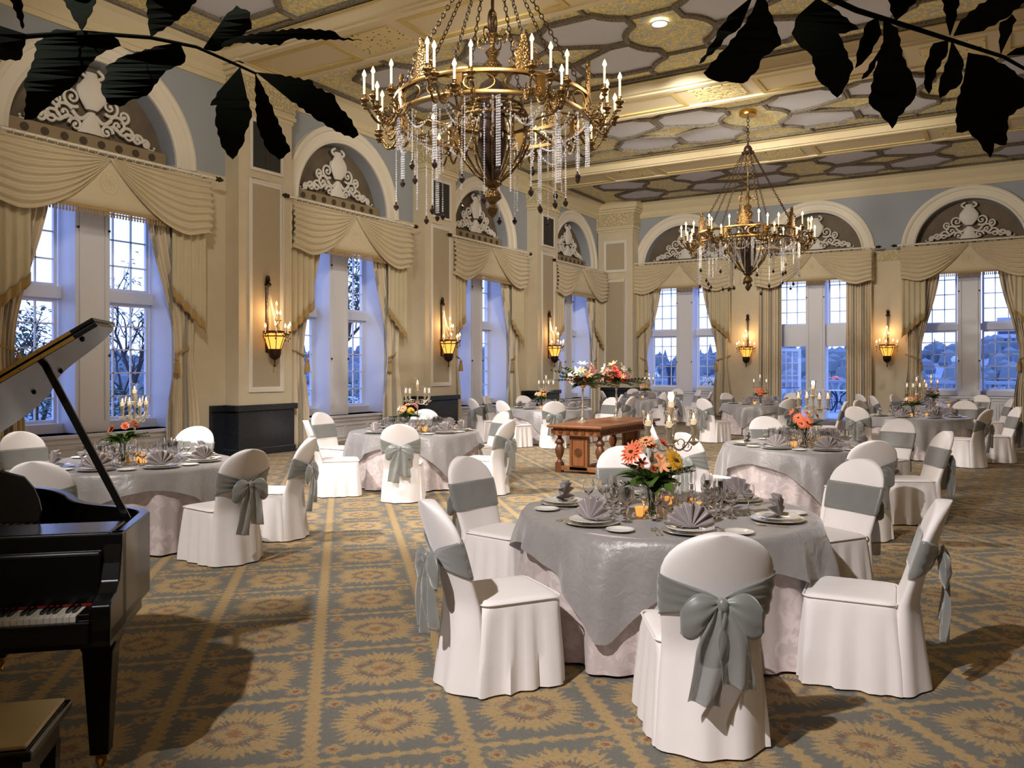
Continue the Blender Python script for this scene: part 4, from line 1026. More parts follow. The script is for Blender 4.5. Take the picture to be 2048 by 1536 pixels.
# ---- place settings
SEAT = {0: 'front', 45: 'front left', 90: 'left', 135: 'back left', 180: 'back', 225: 'back right', 270: 'right', 315: 'front right'}
def settings(k, seats, full):
    f0, p0 = TAB[k]; r0_ = (p0-1024)/FPX*f0; tn = TN[k]
    for sd in seats:
        nm = SEAT[min(SEAT, key=lambda q: abs(q-sd))] if sd in SEAT else SEAT[min(SEAT, key=lambda q: abs(q-sd))]
        a_ = R(sd); df, dr = -cos(a_), -sin(a_)          # outward direction seen from the camera
        def at(rad, side, z=0):
            return W(f0+df*rad+(-dr)*side*-1, r0_+dr*rad+df*side*-1, tz(z))
        d_ = W(df, dr); rz = atan2(d_.x, -d_.y)          # local +Y points to table centre
        P['charger'].put(at(.70, 0), rz, 'silver charger plate at the %s seat of %s' % (nm, tn), 'plate', 'charger plates')
        P['plate'].put(at(.70, 0, .0135), rz, 'white dinner plate at the %s seat of %s' % (nm, tn), 'plate', 'dinner plates')
        P['napkin'].put(at(.72, 0, .0225), rz+(R(-25) if sd in (90, 270) else 0), 'grey fan-folded napkin at the %s seat of %s' % (nm, tn), 'napkin', 'fan napkins')
        P['flute'].put(at(.33, .09), rz, 'short inner glass at the %s seat of %s' % (nm, tn), 'glass', 'champagne flutes')
        P['wine'].put(at(.36, -.13), rz, 'left wine glass at the %s seat of %s' % (nm, tn), 'glass', 'wine glasses')
        P['water'].put(at(.44, -.07), rz, 'water goblet at the %s seat of %s' % (nm, tn), 'glass', 'water goblets')
        P['wine'].put(at(.42, .04), rz, 'tall wine glass at the %s seat of %s' % (nm, tn), 'glass', 'wine glasses')
        if full >= 1:
            P['water'].put(at(.30, -.08), rz, 'second water goblet behind at the %s seat of %s' % (nm, tn), 'glass', 'water goblets')
            P['flute'].put(at(.36, -.02), rz, 'slim champagne flute at the %s seat of %s' % (nm, tn), 'glass', 'champagne flutes')
            P['bread'].put(at(.74, .265) if full > 1 else at(.70, .27), rz, 'small bread plate at the %s seat of %s' % (nm, tn), 'plate', 'bread plates')
            P['wine'].put(at(.50, .10), rz, 'nearer small wine glass at the %s seat of %s' % (nm, tn), 'glass', 'wine glasses')
        if full >= 2:
            P['fork'].put(at(.80, .175), rz, 'inner silver fork at the %s seat of %s' % (nm, tn), 'fork', 'forks')
            P['fork'].put(at(.80, .195+.005), rz, 'outer silver fork at the %s seat of %s' % (nm, tn), 'fork', 'forks')
            P['knife'].put(at(.80, -.180), rz, 'silver knife at the %s seat of %s' % (nm, tn), 'knife', 'knives')
            P['spoon'].put(at(.80, -.205), rz, 'silver soup spoon at the %s seat of %s' % (nm, tn), 'spoon', 'spoons')
    for q, (x, y, sd_) in enumerate(((.16, .10, 'right'), (-.20, .02, 'left'), (.02, .30, 'far'))):
        VOT.put(W(f0-.22+y, r0_+x, tz()), 0, 'glowing amber candle cup %s of centre on %s' % (sd_, tn), 'candle', 'amber candle cups')
        if k in (3, 4, 5, 6, 7) and q == 1: break
    if k in (1, 2, 9, 8):
        P['shaker'].put(W(f0-.16, r0_+.03, tz()), 0, 'little brass salt shaker near the centre of '+tn, 'shaker', 'shakers')
        P['shaker'].put(W(f0-.10, r0_+.12, tz()), 0, 'little brass pepper shaker right of centre on '+tn, 'shaker', 'shakers')
settings(1, (0, 50, 110, 180, 235, 300), 2)
settings(2, (0, 45, 90, 180, 225, 315), 1)
settings(9, (0, 315, 270, 45, 135, 225), 1)
settings(8, (0, 45, 135, 225, 270, 315), 1)
for k in (3, 4, 5, 6, 7): settings(k, (0, 45, 90, 180, 270, 315), 0)
# ================================================================== OAK TABLE WITH TALL VASES
ok = E('carved_oak_table', (-5.82, 11.54, 0)); TW, TLn, THt = .87, 2.42, .78
MB().box(-TW/2-.05, TW/2+.05, -.06, TLn+.06, THt-.045, THt).build('tabletop', 'oak', ok, bev=.012, smooth=False)
fz = MB(); fz.box(-TW/2+.03, TW/2-.03, .02, TLn-.02, THt-.17, THt-.045); fz.build('apron', 'oak', ok, smooth=False, bev=.006)
cv = MB()
for k in range(3): x_ = -.27+.27*k; cv.torus((x_, .016, THt-.108), .032, .010, 16, 5, 'y'); cv.ball((x_, .016, THt-.108), .016, 8, 5)
for k in range(4): x_ = -.405+.27*k; cv.box(x_-.03, x_+.03, .004, .02, THt-.145, THt-.07)
for k in range(22):
    y_ = .07+k*.11
    for s_ in (-1, 1): cv.torus((s_*(TW/2-.028), y_, THt-.10), .030, .008, 12, 4, 'x'); cv.ball((s_*(TW/2-.025), y_+.055, THt-.14), .016, 6, 4)
cv.build('carved_frieze', 'oak_dark', ok)
lp_ = [(.055, .16), (.055, .18), (.035, .20), (.03, .22), (.05, .26), (.072, .33), (.075, .38), (.05, .44), (.045, .455), (.07, .47), (.075, .50), (.05, .54), (.03, .57), (.045, .60), (.055, .61)]
for y_, nm in ((.16, 'near'), (TLn-.16, 'far')):
    for x_ in (-.36, .36):
        lg = MB(); n = 24
        lg.loft([[(x_+r*(1+.06*cos(8*2*pi*j/n) if .22 < z < .57 else r*0+r)*0+x_*0+(r*(1+(.07*cos(8*2*pi*j/n) if .22 < z < .57 else 0)))*cos(2*pi*j/n), y_+(r*(1+(.07*cos(8*2*pi*j/n) if .22 < z < .57 else 0)))*sin(2*pi*j/n), z) for j in range(n)] for r, z in lp_])
        lg.box(x_-.055, x_+.055, y_-.055, y_+.055, 0, .16); lg.build('turned_leg', 'oak_dark', ok, ang=50)
    pn = MB(); pn.box(-.16, .16, y_-.05, y_+.05, .05, THt-.17); o = pn.build('panel_post', 'oak', ok, smooth=False, bev=.006)
    if nm == 'near' or 1:
        fp = MB(); frame4(fp, -.115, .115, .12, .56, y_-.062, y_-.05, .014)
        fp.torus((0, y_-.056, .34), .062, .009, 20, 5, 'y')
        for k in range(8): a_ = k*pi/4; fp.ball((.033*cos(a_), y_-.056, .34+.033*sin(a_)), .014, 6, 4)
        fp.ball((0, y_-.058, .34), .012, 6, 4); fp.build('rosette_carving', 'oak_dark', o)
    MB().box(-.42, .42, y_-.05, y_+.05, .04, .11).build('foot_rail', 'oak', ok, smooth=False, bev=.006)
MB().box(-.05, .05, .2, TLn-.2, .045, .10).build('stretcher', 'oak_dark', ok, smooth=False)
tag(ok, 'carved oak refectory table with turned legs in the middle of the hall', 'table')
def tallvase(seed, sets):
    r_ = random.Random(seed*3)
    for k in range(22):
        a_ = r_.random()*6.28; q = .10+.20*r_.random(); sets.append((r_.choice(['rose', 'lily', 'lily']), r_.choice(['peach', 'pink', 'coral', 'lily', 'burnt', 'leaf_green']), q*cos(a_), q*sin(a_), .66+.30*r_.random()*(1.2-q*2), .05+.03*r_.random()))
    root = bouquet('tall_vase_arrangement', sets, seed, spread=.34, leaves=60, vase=False, eucal=22, greens=(.26, .05), vh=.62, r0=.03)
    r_ = root.o
    MB().lathe([(.095, 0), (.098, .012), (.06, .03), (.03, .06), (.018, .09), (.03, .13), (.016, .17), (.014, .24), (.024, .27), (.012, .30), (.014, .38), (.022, .41), (.012, .44), (.013, .50), (.022, .53), (.014, .56), (.05, .60), (.07, .63), (.06, .63), (.01, .60)], 18).build('vase_stand', 'silver', r_)
    return root
V1 = tallvase(11, [('lily', 'lily', -.10, -.08, .84, .13), ('lily', 'peach', .08, -.14, .80, .12), ('lily', 'lily', .0, .02, .98, .11), ('lily', 'pink', .18, -.05, .86, .12), ('rose', 'burnt', -.10, -.16, .74, .07), ('rose', 'burnt', .03, -.18, .72, .06), ('lily', 'yellow', .14, -.12, .62, .08), ('lily', 'peach', -.2, .0, .78, .1), ('rose', 'peach', .26, -.02, .74, .06), ('lily', 'lily', .16, .08, .95, .1)])
V2 = tallvase(12, [('rose', 'red', .0, -.16, .80, .10), ('rose', 'red', .10, -.16, .72, .09), ('rose', 'coral', -.12, -.10, .72, .10), ('lily', 'lily', -.22, .02, .90, .12), ('lily', 'lily', .12, .02, .92, .13), ('lily', 'peach', -.06, .02, .98, .12), ('rose', 'red', -.04, -.10, .90, .07), ('lily', 'pink', .22, -.05, .72, .11), ('lily', 'pink', -.24, -.08, .74, .10)])
V1.put((-6.03, 12.24, THt), YAW, 'tall silver stand of cream and peach lilies at the near end of the oak table', 'flower arrangement')
V2.put((-6.0, 13.55, THt), YAW, 'tall silver stand of red and white lilies at the far end of the oak table', 'flower arrangement')

# ================================================================== GRAND PIANO
pn = E('grand_piano', W(3.25, -1.606), YAW+R(12.5)); tag(pn, 'black grand piano with its lid propped open at the left edge', 'piano')
rim = [(0, .20), (0, .72), (-.03, .80), (-.12, .90), (-.33, 1.03), (-.45, 1.20), (-.55, 1.45), (-.75, 1.72), (-1.10, 1.85), (-1.40, 1.76), (-1.48, 1.60), (-1.48, .20)]
def smooth_poly(p, it=2):
    for _ in range(it):
        q = [p[0], p[1]]
        for i in range(1, len(p)-2):
            a, b = Vector(p[i]), Vector(p[i+1])
            if i > 0: q.append(tuple(a*.75+b*.25)); q.append(tuple(a*.25+b*.75))
        q += [p[-2], p[-1]]; p = q
    return p
rs_ = smooth_poly(rim)
def inset(p, d):
    n = len(p); out = []
    for i in range(n):
        a, b, c = Vector(p[i-1]), Vector(p[i]), Vector(p[(i+1) % n]); e1 = (b-a); e2 = (c-b)
        if e1.length < 1e-6 or e2.length < 1e-6: out.append(tuple(b)); continue
        n1 = Vector((-e1.y, e1.x)).normalized(); n2 = Vector((-e2.y, e2.x)).normalized(); m_ = (n1+n2).normalized(); out.append(tuple(b+m_*d))
    return out
ri = inset(rs_, .05)
mb = MB(); n = len(rs_)
mb.loft([[(x, y, z) for x, y in pl] for pl, z in ((rs_, .62), (rs_, .995), (inset(rs_, .006), 1.0), (inset(rs_, .044), 1.0), (ri, .995), (ri, .80))], False, False)
mb.add([(x, y, .63) for x, y in rs_], [tuple(range(n))]); mb.build('rim', 'piano_black', pn, ang=35)
mb = MB(); mb.add([(x, y, .82) for x, y in ri], [tuple(range(n))])
mb.build('soundboard', 'gold_metal', pn, smooth=False)
st = MB()
for k in range(34): x_ = -1.40+k*.038; st.box(x_, x_+.003, .5, 1.05+.5*min(1, (-x_)/1.2), .86, .863)
st.build('strings', 'silver', pn, smooth=False)
ck = MB(); prof = [(0, .60), (0, .745), (.02, .76), (.09, .775), (.14, .81), (.17, .88), (.19, .955), (.20, 1.0), (.26, 1.0), (.26, .60)]
for x0, x1 in ((-.075, 0), (-1.48, -1.405)): MB().prism(prof, lambda a, b, d: (d, a, b), x0, x1).build('cheek', 'piano_black', pn, smooth=False, bev=.006)
kb = MB(); kb.box(-1.48, 0, 0.0, .55, .58, .655); kb.box(-1.405, -.075, -.02, .01, .60, .69); kb.build('keybed', 'piano_black', pn, smooth=False, bev=.006)
MB().box(-1.405, -.075, .15, .19, .66, .93).build('fallboard', 'piano_black', pn, smooth=False, bev=.01)
fs = MB(); fs.box(-1.48, -.0, .19, .25, .90, 1.0); fs.box(-1.43, -.05, .20, .46, .975, 1.005); fs.build('front_shelf', 'piano_black', pn, smooth=False, bev=.006)
MB().box(-1.405, -.075, .140, .155, .715, .722).build('key_felt', 'felt_red', pn, smooth=False)
for x0 in (-.125, -1.405): MB().box(x0, x0+.046, .01, .15, .66, .715).build('key_block', 'piano_black', pn, smooth=False, bev=.004)
wk, bkk = None, None
for k in range(52):
    x_ = -.128-.0236*(k+1)
    if wk is None: wk = MB().box(.0006, .023, .002, .148, .670, .712).build('white_key', 'ivory', pn, smooth=False, bev=.001); o = wk
    else: o = wk.copy(); COL.objects.link(o)
    o.location = (x_, 0, 0)
    if k < 51 and (k % 7) not in (0, 3):
        if bkk is None: bkk = MB().loft([[(x2, y2, z2) for x2, y2, z2 in ((-.006+g, .052+h, z), (.006-g, .052+h, z), (.006-g, .148, z), (-.006+g, .148, z))] for g, h, z in ((0, 0, .712), (.001, .006, .724))]).build('black_key', 'ebony', pn, smooth=False); o = bkk
        else: o = bkk.copy(); COL.objects.link(o)
        o.location = (x_+.0236, 0, 0)
md = MB(); prof = [(-1.36, 0), (-.42, 0), (-.415, .05), (-.43, .10), (-.455, .15), (-.50, .20), (-.62, .235), (-1.16, .235), (-1.33, .18), (-1.36, .1)]
md.prism(prof, lambda a, b, d: (a, .50+b*.28+d, 1.005+b), 0, .018); md.build('music_desk', 'piano_black', pn, smooth=False, bev=.004)
AL = R(33.05); LS = 1.571/1.48
def lidp(L, y, t=0): return (-1.48+L*cos(AL)-t*sin(AL)*1, y, 1.03+L*sin(AL)+t*cos(AL))
lo = [((x+1.48)*LS, y) for x, y in rs_ if y > .25]; lo = [(1.571, .45)]+[q for q in lo if q[1] > .5]+[(0, .45)]
lid = E('lid'); lid.parent = pn
MB().prism(lo, lambda a, b, d: lidp(a, b, d), 0, .022).build('main_lid', 'piano_black', lid, smooth=False, bev=.003)
MB().prism([(1.571, .45), (1.571, .82), (0, .82), (0, .45)], lambda a, b, d: lidp(a, b, d), .026, .046).build('front_flap', 'piano_black', lid, smooth=False, bev=.003)
hs = MB()
for d0, d1 in ((.002, .018), (.029, .044)): hs.prism([(1.46, .4465), (1.46, .45), (.02, .45), (.02, .4465)], lambda a, b, d: lidp(a, b, d), d0, d1)
hs.build('piano_hinge', 'brass', lid, smooth=False)
sw = MB()
for k in range(14):
    for d in (.010, .036): p = lidp(.1+k*.1, .4462, d); sw.ball(p, .0025, 6, 4)
sw.build('hinge_screws', 'dark_metal', lid)
bp_ = MB()
for L, y in ((1.47, .52), (1.0, 1.12), (1.2, .98)): p = lidp(L, y, -.004); bp_.ball(p, .012, 8, 5)
bp_.build('rubber_bumper', 'ebony', lid)
pr_ = MB(); pr_.obox((-.055, .60, .95), (-.43, .62, 1.03+(1.05)*math.tan(AL)), .032, .022, (0, 1, 0)); pr_.build('lid_prop', 'piano_black', pn, smooth=False, bev=.003)
MB().box(-.085, -.05, .56, .64, .90, .97).build('prop_bracket', 'brass', pn, smooth=False, bev=.004)
for x_, y_ in ((-.085, .20), (-1.36, .20), (-.95, 1.55)):
    lg = MB(); lg.loft([[(x_+sx_*w_/2, y_+sy_*w_/2, z) for sx_, sy_ in ((-1, -1), (1, -1), (1, 1), (-1, 1))] for w_, z in ((.075, .08), (.075, .10), (.12, .52), (.15, .56), (.15, .62))])
    o = lg.build('leg', 'piano_black', pn, smooth=False, bev=.006)
    cs = MB(); cs.torus((x_, y_, .035), .026, .010, 14, 5, 'x'); cs.box(x_-.02, x_+.02, y_-.012, y_+.012, .035, .085); cs.build('caster', 'brass', o)
ly = MB(); ly.box(-.98, -.93, .26, .31, .16, .60); ly.box(-.78, -.73, .26, .31, .16, .60); ly.box(-1.02, -.69, .22, .34, .06, .16)
ly.build('pedal_lyre', 'piano_black', pn, smooth=False, bev=.006)
for k in range(3): MB().box(-.925+k*.06, -.895+k*.06, .12, .24, .075, .09).build('pedal', 'brass', pn, smooth=False, bev=.004)
bn = E('piano_bench', W(2.97, -1.606), YAW+R(12.5)); tag(bn, 'black piano bench with tan leather seat in the bottom left corner', 'bench')
MB().box(-.92, 0, -.42, 0, .455, .49).build('bench_frame', 'piano_black', bn, smooth=False, bev=.008)
MB().box(-.905, -.02, -.405, -.015, .49, .503).build('leather_seat', 'bench_leather', bn, bev=.006, smooth=False)
MB().box(-.88, -.035, -.39, -.03, .36, .455).build('apron', 'piano_black', bn, smooth=False)
for x_ in (-.86, -.06):
    for y_ in (-.37, -.05): MB().loft([[(x_+sx_*w_/2, y_+sy_*w_/2, z) for sx_, sy_ in ((-1, -1), (1, -1), (1, 1), (-1, 1))] for w_, z in ((.035, 0), (.055, .36))]).build('leg', 'piano_black', bn, smooth=False)
# ================================================================== OUTDOORS
MB().box(-40, 30, YF+.92, 36.2, -.12, -.02).build('terrace', 'stone', smooth=False, kind='structure')
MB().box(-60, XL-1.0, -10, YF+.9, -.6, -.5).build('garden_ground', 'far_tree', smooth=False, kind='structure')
bl = E('balustrade', (0, 35.6, 0)); tag(bl, 'pale stone balustrade along the edge of the terrace outside the far windows', 'balustrade')
q = MB(); q.box(-16, 12, -.12, .12, 1.05, 1.18); q.box(-16, 12, -.12, .12, 0, .14); q.build('rail', 'stone', bl, smooth=False, bev=.02)
bm0 = None
for k in range(52):
    if k % 9 == 8: o = MB().box(-.18, .18, -.16, .16, 0, 1.25).build('pedestal', 'stone', bl, smooth=False)
    elif bm0 is None: bm0 = MB().lathe([(.07, .14), (.06, .2), (.10, .42), (.05, .75), (.05, .9), (.08, 1.05)], 10).build('baluster', 'stone', bl); o = bm0
    else: o = bm0.copy(); COL.objects.link(o)
    o.location = (-12+k*.32, 0, 0)
def hz(x, y): 
    t = min(1, max(0, (y-60)/260)); return -28+33*t**1.2+(2.2*sin(x*.021+1)+1.3*sin(x*.057)+.8*sin(x*.13+y*.02))*t
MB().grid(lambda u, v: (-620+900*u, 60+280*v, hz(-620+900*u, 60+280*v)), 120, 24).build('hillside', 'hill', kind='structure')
rn = random.Random(22)
hs0 = E('distant_house'); MB().box(-4, 4, -3, 3, 0, 4).build('wall', 'stone', hs0, smooth=False)
MB().prism([(-4.4, 4), (4.4, 4), (0, 7)], lambda a, b, d: (a, d, b), -3.3, 3.3).build('roof', 'snow_roof', hs0, smooth=False); HP = Proto(hs0)
HXY = []
for k in range(16):
    x_, y_ = -190+ 260*rn.random(), 230+70*rn.random()
    if any(hypot(x_-a, y_-b) < 13 for a, b in HXY): continue
    HXY.append((x_, y_)); HP.put((x_, y_, hz(x_, y_)), rn.random()*3, scale=(.7, .7, .6), label= 'tiny snow-roofed house among the trees across the valley', cat='house', group='valley houses')
rn = random.Random(21); tr = MB()
for k in range(2600):
    x_, y_ = -560+800*rn.random(), 150+190*rn.random()**.7; h_ = 5+7*rn.random(); w_ = 1.2+1.6*rn.random()
    if any(hypot(x_-a, y_-b) < 7.5 for a, b in HXY): continue
    if rn.random() < .5: tr.lathe([(w_, 0), (w_*.6, h_*.4), (.05, h_*.8)], 5, (x_, y_, hz(x_, y_)-1), caps=False)
    else: tr.ball((x_, y_, hz(x_, y_)+h_*.2), w_*1.5, 5, 4, 1.2)
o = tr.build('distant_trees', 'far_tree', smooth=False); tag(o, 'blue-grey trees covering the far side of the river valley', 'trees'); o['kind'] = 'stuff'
tw = E('tower_block', PX(2032, 300, -6)); tag(tw, 'distant grey high-rise tower seen through the right far window', 'building')
MB().box(-6, 6, -5, 5, 0, 26).build('wall', 'tower', tw, smooth=False)
for k in range(8): MB().box(-5.5, 5.5, -5.1, -5, 2+k*3, 3.4+k*3).build('window_band', 'iron_blue', tw, smooth=False)
# terrace furniture
pp_ = PX(1341, 33.0, 0); MB().lathe([(.20, 0), (.20, .2), (.13, .3), (.11, 1.3), (.16, 1.55), (.20, 1.78), (.16, 1.80)], 16, tuple(pp_)).build('terrace_pillar', 'iron_blue')
tag(bpy.data.objects['terrace_pillar'], 'dark slim pedestal outside the far wall window nearest the corner', 'pedestal')
pl = E('flower_planter', PX(1421, 31.5, 0)); tag(pl, 'low planter of white blossoms outside the corner far window', 'planter')
MB().box(-.55, .55, -.2, .2, 0, .95).build('trough', 'stone', pl, smooth=False)
q = MB()
for k in range(160): q.ball((-.5+rn.random(), -.2+.4*rn.random(), .95+.35*rn.random()), .045, 5, 4)
q.build('blossoms', 'white_paint', pl, kind='stuff'); q = MB()
for k in range(90): a_ = rn.random()*6.3; leafm(q, (-.5+rn.random(), -.15+.3*rn.random(), .95+.2*rn.random()), (cos(a_), sin(a_), .7), .14, .05)
q.build('leaves', 'leaf_dark', pl, kind='stuff')
ct = E('cafe_table', PX(1676, 31.2, 0)); tag(ct, 'wrought iron cafe table on the terrace beyond the doorway', 'table')
MB().lathe([(.48, .80), (.50, .81), (.50, .83), (.002, .84)], 28).build('tabletop', 'snow_roof', ct)
q = MB()
for k in range(3):
    a_ = k*2*pi/3+.4; q.tube([(r_*cos(a_), r_*sin(a_), z_) for r_, z_ in ((.35, .79), (.12, .6), (.08, .4), (.2, .2), (.38, .02))], .03, 6)
q.torus((0, 0, .38), .16, .02, 16, 5); q.build('pedestal', 'iron_blue', ct)
fc = E('cafe_chair')
q = MB(); q.torus((0, 0, .46), .22, .014, 20, 5); 
for k in range(6): q.obox((-.2+k*.08, -.2, .465), (-.2+k*.08, .2, .465), .03, .01)
q.build('seat', 'iron_blue', fc); q = MB(); q.tube([(-.21, -.2, .46), (-.22, -.24, .8), (0, -.27, .98), (.22, -.24, .8), (.21, -.2, .46)], .016, 6)
for k in range(5): q.tube([(-.14+.07*k, -.2, .46), (-.16+.08*k, -.25, .86)], .008, 5)
q.build('backrest', 'iron_blue', fc)
for sx_ in (-1, 1):
    for sy_ in (-1, 1): MB().tube([(sx_*.17, sy_*.17, .46), (sx_*.21, sy_*.21, 0)], .013, 6).build('leg', 'iron_blue', fc)
FC = Proto(fc)
FC.put(PX(1706, 31.0, 0), YAW+1.6, 'blue wrought iron chair right of the terrace cafe table', 'chair'); FC.put(PX(1652, 31.9, 0), YAW-1.7, 'blue wrought iron chair left of the terrace cafe table', 'chair')
pf = E('flower_bowl', PX(1672, 34.4, 0)); 
MB().lathe([(.12, 0), (.14, .9), (.30, 1.15), (.28, 1.15), (.05, 1.0)], 14).build('bowl', 'stone', pf); q = MB()
for k in range(40): a_ = rn.random()*6.3; r_ = .25*rn.random(); q.ball((r_*cos(a_), r_*sin(a_), 1.15+.15*rn.random()), .05, 5, 4)
q.build('blooms', 'pink', pf, kind='stuff'); tag(pf, 'stone urn of pink blooms by the terrace balustrade behind the cafe table', 'planter')
d1 = E('door_1', (FW[1]-1.36, YF+.82, 0), R(52), kind='structure')
q = MB(); frame4(q, 0, .98, .02, 2.36, -.025, .025, .10)
for k in (1, 2): q.box(.10+.26*k-.012, .10+.26*k+.012, -.02, .02, .1, 2.3)
for k in range(1, 5): q.box(.1, .88, -.02, .02, .1+k*.44-.012, .1+k*.44+.012)
q.build('door_leaf', 'window_paint', d1, smooth=False); MB().box(.09, .89, -.004, .004, .1, 2.28).build('pane', 'pane', d1, smooth=False)
MB().tube([(.1, -.06, 1.0), (.88, -.06, 1.0)], .012, 6).build('push_bar', 'iron_blue', d1)
# garden trees by the left windows
def tree(loc, h_, seed, label, leafn, dense=False):
    r_ = random.Random(seed); root = E('garden_tree', loc); tag(root, label, 'tree'); tk = MB(); lf = MB(); tips = []
    def br(p, d, L, r0_, n):
        pts = [p]; q = Vector(p)
        for k in range(4): d = (d+Vector((r_.uniform(-.22, .22), r_.uniform(-.22, .22), r_.uniform(-.02, .18)))).normalized(); q = q+d*L/4; pts.append(q.copy())
        tk.tube(pts, [r0_*(1-.12*k) for k in range(5)], 5)
        if n == 0: tips.extend(pts[2:]); return
        for k in range(3+(n > 2)):
            a_ = r_.random()*6.28; nd = (d+Vector((cos(a_), sin(a_), .2))*.8).normalized(); br(pts[2+k % 3], nd, L*.68, r0_*.55, n-1)
    br(Vector((0, 0, 0)), Vector((0, 0, 1)), h_*.42, .09 if not dense else .14, 4)
    for p in tips:
        for k in range(leafn):
            a_ = r_.random()*6.28; leafm(lf, p+Vector((r_.uniform(-.2, .2), r_.uniform(-.2, .2), r_.uniform(-.2, .2))), (cos(a_), sin(a_), r_.uniform(-.4, .4)), .12+.06*dense, .06+.04*dense)
    tk.build('trunk', 'bark', root); lf.build('leaves', 'foliage', root, ang=180, kind='stuff')
tree((-17.6, 11.4, -.5), 4.6, 5, 'thin branching garden tree outside the right half of the first left window', 1)
tree((-17.4, 9.6, -.5), 3.9, 9, 'leafy garden tree outside the left half of the first left window', 2)
tree((-19.0, 20.5, -.5), 8.5, 4, 'dense dark garden tree outside the second left window', 4, True)
for k, (x_, y_) in enumerate([(-15.4, 8.3), (-16.4, 10.9), (-16.6, 12.6), (-16.9, 14.6), (-17.1, 18.9)]):
    q = MB(); r_ = random.Random(40+k)
    for j in range(520):
        a_, b_, c_ = r_.random()*6.28, r_.random(), r_.random()**.5; leafm(q, (.75*c_*cos(a_)*(1-.3*b_), .75*c_*sin(a_)*(1-.3*b_), 1.75*b_), (cos(a_), sin(a_), r_.uniform(0, .6)), .18, .09)
    o = q.build('garden_shrub', 'foliage', ang=180); o.location = (x_, y_, -.5)
    tag(o, 'bushy green shrub outside, %s' % ['low at the left half of the first left window', 'behind the middle post of the first left window', 'low at the right half of the first left window', 'just past the first left window', 'low outside the second left window'][k], 'shrub')
# ================================================================== FOREGROUND PALM FRONDS
def frond(name, label, stem, leaves, off, sc_, d0, dpx, sr):
    root = E(name, W(d0, 0, 2.2)); inv = Vector(root.location); tag(root, label, 'palm frond')
    def at(x, y, d): px, py = off[0]+x/sc_, off[1]+y/sc_; return PX(px, d, H+(HORZ-py)*d/FPX)-inv
    sp = [at(x, y, d0+.02*i) for i, (x, y) in enumerate(stem)]
    MB().tube(sp, [sr*(1-.6*i/len(sp)) for i in range(len(sp))], 6).build('stem', 'palm_leaf', root)
    for i, pl in enumerate(leaves):
        cx_, cy_ = pl[0]; d1_ = d0+dpx*((i*7) % 5-2)*.02; r_ = random.Random(i)
        q = []
        for k in range(len(pl)):             # toothed outline: subdivide and jitter the lower edges
            a, b = pl[k], pl[(k+1) % len(pl)]; L = hypot(b[0]-a[0], b[1]-a[1]); n = max(1, int(L/26)); ed = 0 if k in (0, len(pl)-1) else 1
            for j in range(n):
                t = j/n; jt = (6 if j % 2 else -3)*ed*(j > 0); nx, ny = -(b[1]-a[1])/max(L, 1), (b[0]-a[0])/max(L, 1)
                q.append((a[0]+(b[0]-a[0])*t+nx*jt, a[1]+(b[1]-a[1])*t+ny*jt))
        far = max(hypot(x-cx_, y-cy_) for x, y in q)
        ux_, uy_ = sum(x for x, y in q)/len(q)-cx_, sum(y for x, y in q)/len(q)-cy_; ul = hypot(ux_, uy_); ux_, uy_ = ux_/ul, uy_/ul
        P3 = []
        for x, y in q:                       # fold along the midrib and droop toward the tip
            al = (x-cx_)*ux_+(y-cy_)*uy_; ac = abs(-(x-cx_)*uy_+(y-cy_)*ux_)
            P3.append(at(x, y, d1_+.0003*al*(1 if i % 2 else -1)+.0003*ac))
        tri = mathutils.geometry.tessellate_polygon([[Vector((x, y, 0)) for x, y in q]])
        me = bpy.data.meshes.new('leaflet'); me.from_pydata([tuple(p) for p in P3], [], [tuple(t) for t in tri]); me.update()
        me.materials.append(M['palm_leaf'].m); o = bpy.data.objects.new('leaflet', me); COL.objects.link(o); o.parent = root
        sd = o.modifiers.new('s', 'SOLIDIFY'); sd.thickness = .0012
LA = [[(130, 170), (120, 150), (50, -30), (130, -30), (142, 150)], [(480, 180), (465, 165), (420, 90), (350, -30), (580, -30), (530, 90), (490, 165)], [(885, 215), (868, 140), (855, -30), (1180, -30), (1090, 80), (1000, 150), (905, 205)],
      [(1190, 280), (1330, 80), (1385, 35), (1465, 75), (1470, 170), (1400, 215), (1260, 290)], [(1190, 285), (1420, 210), (1550, 190), (1760, 165), (1960, 185), (1990, 215), (2120, 235), (1960, 232), (1700, 228), (1640, 265), (1400, 250), (1260, 300)],
      [(640, 200), (330, 170), (200, 260), (215, 290), (180, 400), (140, 480), (155, 560), (140, 700), (190, 700), (260, 640), (330, 570), (430, 500), (480, 430), (560, 330), (620, 290), (705, 270), (690, 235)],
      [(155, 200), (0, 150), (-60, 200), (-60, 350), (120, 350), (150, 230)],
      [(1050, 250), (930, 270), (720, 330), (615, 395), (630, 420), (590, 520), (625, 600), (700, 625), (780, 580), (860, 560), (900, 500), (950, 440), (970, 410), (1080, 365), (1085, 330)],
      [(1405, 390), (1290, 520), (1230, 615), (1270, 610), (1258, 700), (1290, 830), (1330, 900), (1365, 930), (1420, 850), (1440, 760), (1475, 680), (1440, 540)],
      [(1493, 430), (1495, 500), (1500, 700), (1520, 770), (1560, 870), (1635, 935), (1700, 885), (1600, 650), (1545, 520)],
      [(1500, 425), (1650, 440), (1830, 475), (1835, 500), (1960, 560), (1985, 620), (2060, 700), (2100, 790), (2070, 810), (1970, 770), (1840, 690), (1690, 580)]]
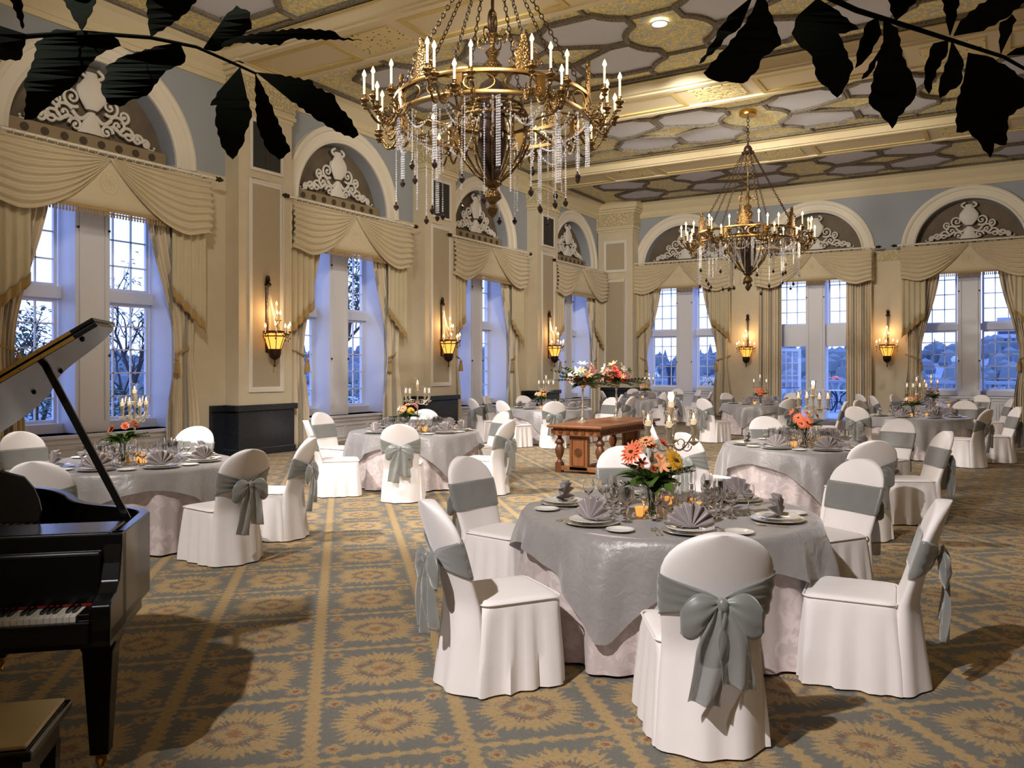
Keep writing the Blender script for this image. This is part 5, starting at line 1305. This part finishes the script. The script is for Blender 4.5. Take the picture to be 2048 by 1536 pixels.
frond('palm_frond', 'dark palm frond hanging into the top left corner close to the camera', [(-60, 195), (130, 215), (480, 190), (880, 220), (1150, 275), (1400, 385), (1500, 432)], LA, (0, 0), 2.926, 1.35, 1, .0045)
RA = [[(765, -20), (735, 60), (690, 130), (600, 240), (500, 350), (550, 385), (640, 395), (690, 400), (750, 350), (790, 270), (875, 215), (860, 160), (840, 110), (795, -10)], [(740, -20), (640, 60), (590, 120), (540, 210), (478, 310), (560, 240), (620, 170), (680, 130)],
      [(1050, -10), (960, 70), (925, 160), (950, 200), (1025, 270), (1050, 380), (1100, 420), (1145, 470), (1180, 420), (1225, 330), (1180, 230), (1150, 160), (1250, 140), (1130, 40)],
      [(1340, 85), (1290, 110), (1250, 230), (1232, 330), (1290, 280), (1340, 200), (1360, 160)], [(1370, 90), (1370, 200), (1330, 330), (1298, 495), (1350, 540), (1410, 620), (1440, 560), (1500, 500), (1530, 440), (1510, 370), (1460, 270), (1440, 140)],
      [(1680, 195), (1610, 210), (1575, 300), (1565, 400), (1590, 455), (1625, 340), (1680, 250)], [(1700, 195), (1680, 290), (1640, 400), (1640, 470), (1745, 400), (1755, 290)],
      [(1780, 255), (1755, 400), (1725, 500), (1720, 640), (1780, 630), (1840, 700), (1885, 765), (1905, 690), (1960, 700), (1975, 560), (2060, 500), (2060, 400), (1980, 330), (1870, 270)],
      [(1690, 175), (1670, 100), (1645, -30), (1745, -30), (1715, 100)], [(1705, 175), (1740, 100), (1830, 20), (1930, -30), (2100, -30), (1960, 90), (1850, 150)], [(1430, 100), (1400, 50), (1390, -30), (1560, -30), (1480, 60)],
      [(1935, 265), (1925, 200), (1930, 110), (1990, 70), (2010, 100), (1975, 180)], [(1960, 268), (2010, 235), (2100, 200), (2100, 262)], [(1370, 215), (1320, 290), (1262, 385), (1310, 350), (1360, 250)]]
frond('palm_frond', 'dark palm frond reaching across the top right corner close to the camera', [(1000, -60), (1240, 50), (1450, 115), (1700, 195), (1950, 275), (2100, 360)], RA, (1200, 0), 2.415, 1.45, 1, .0055)
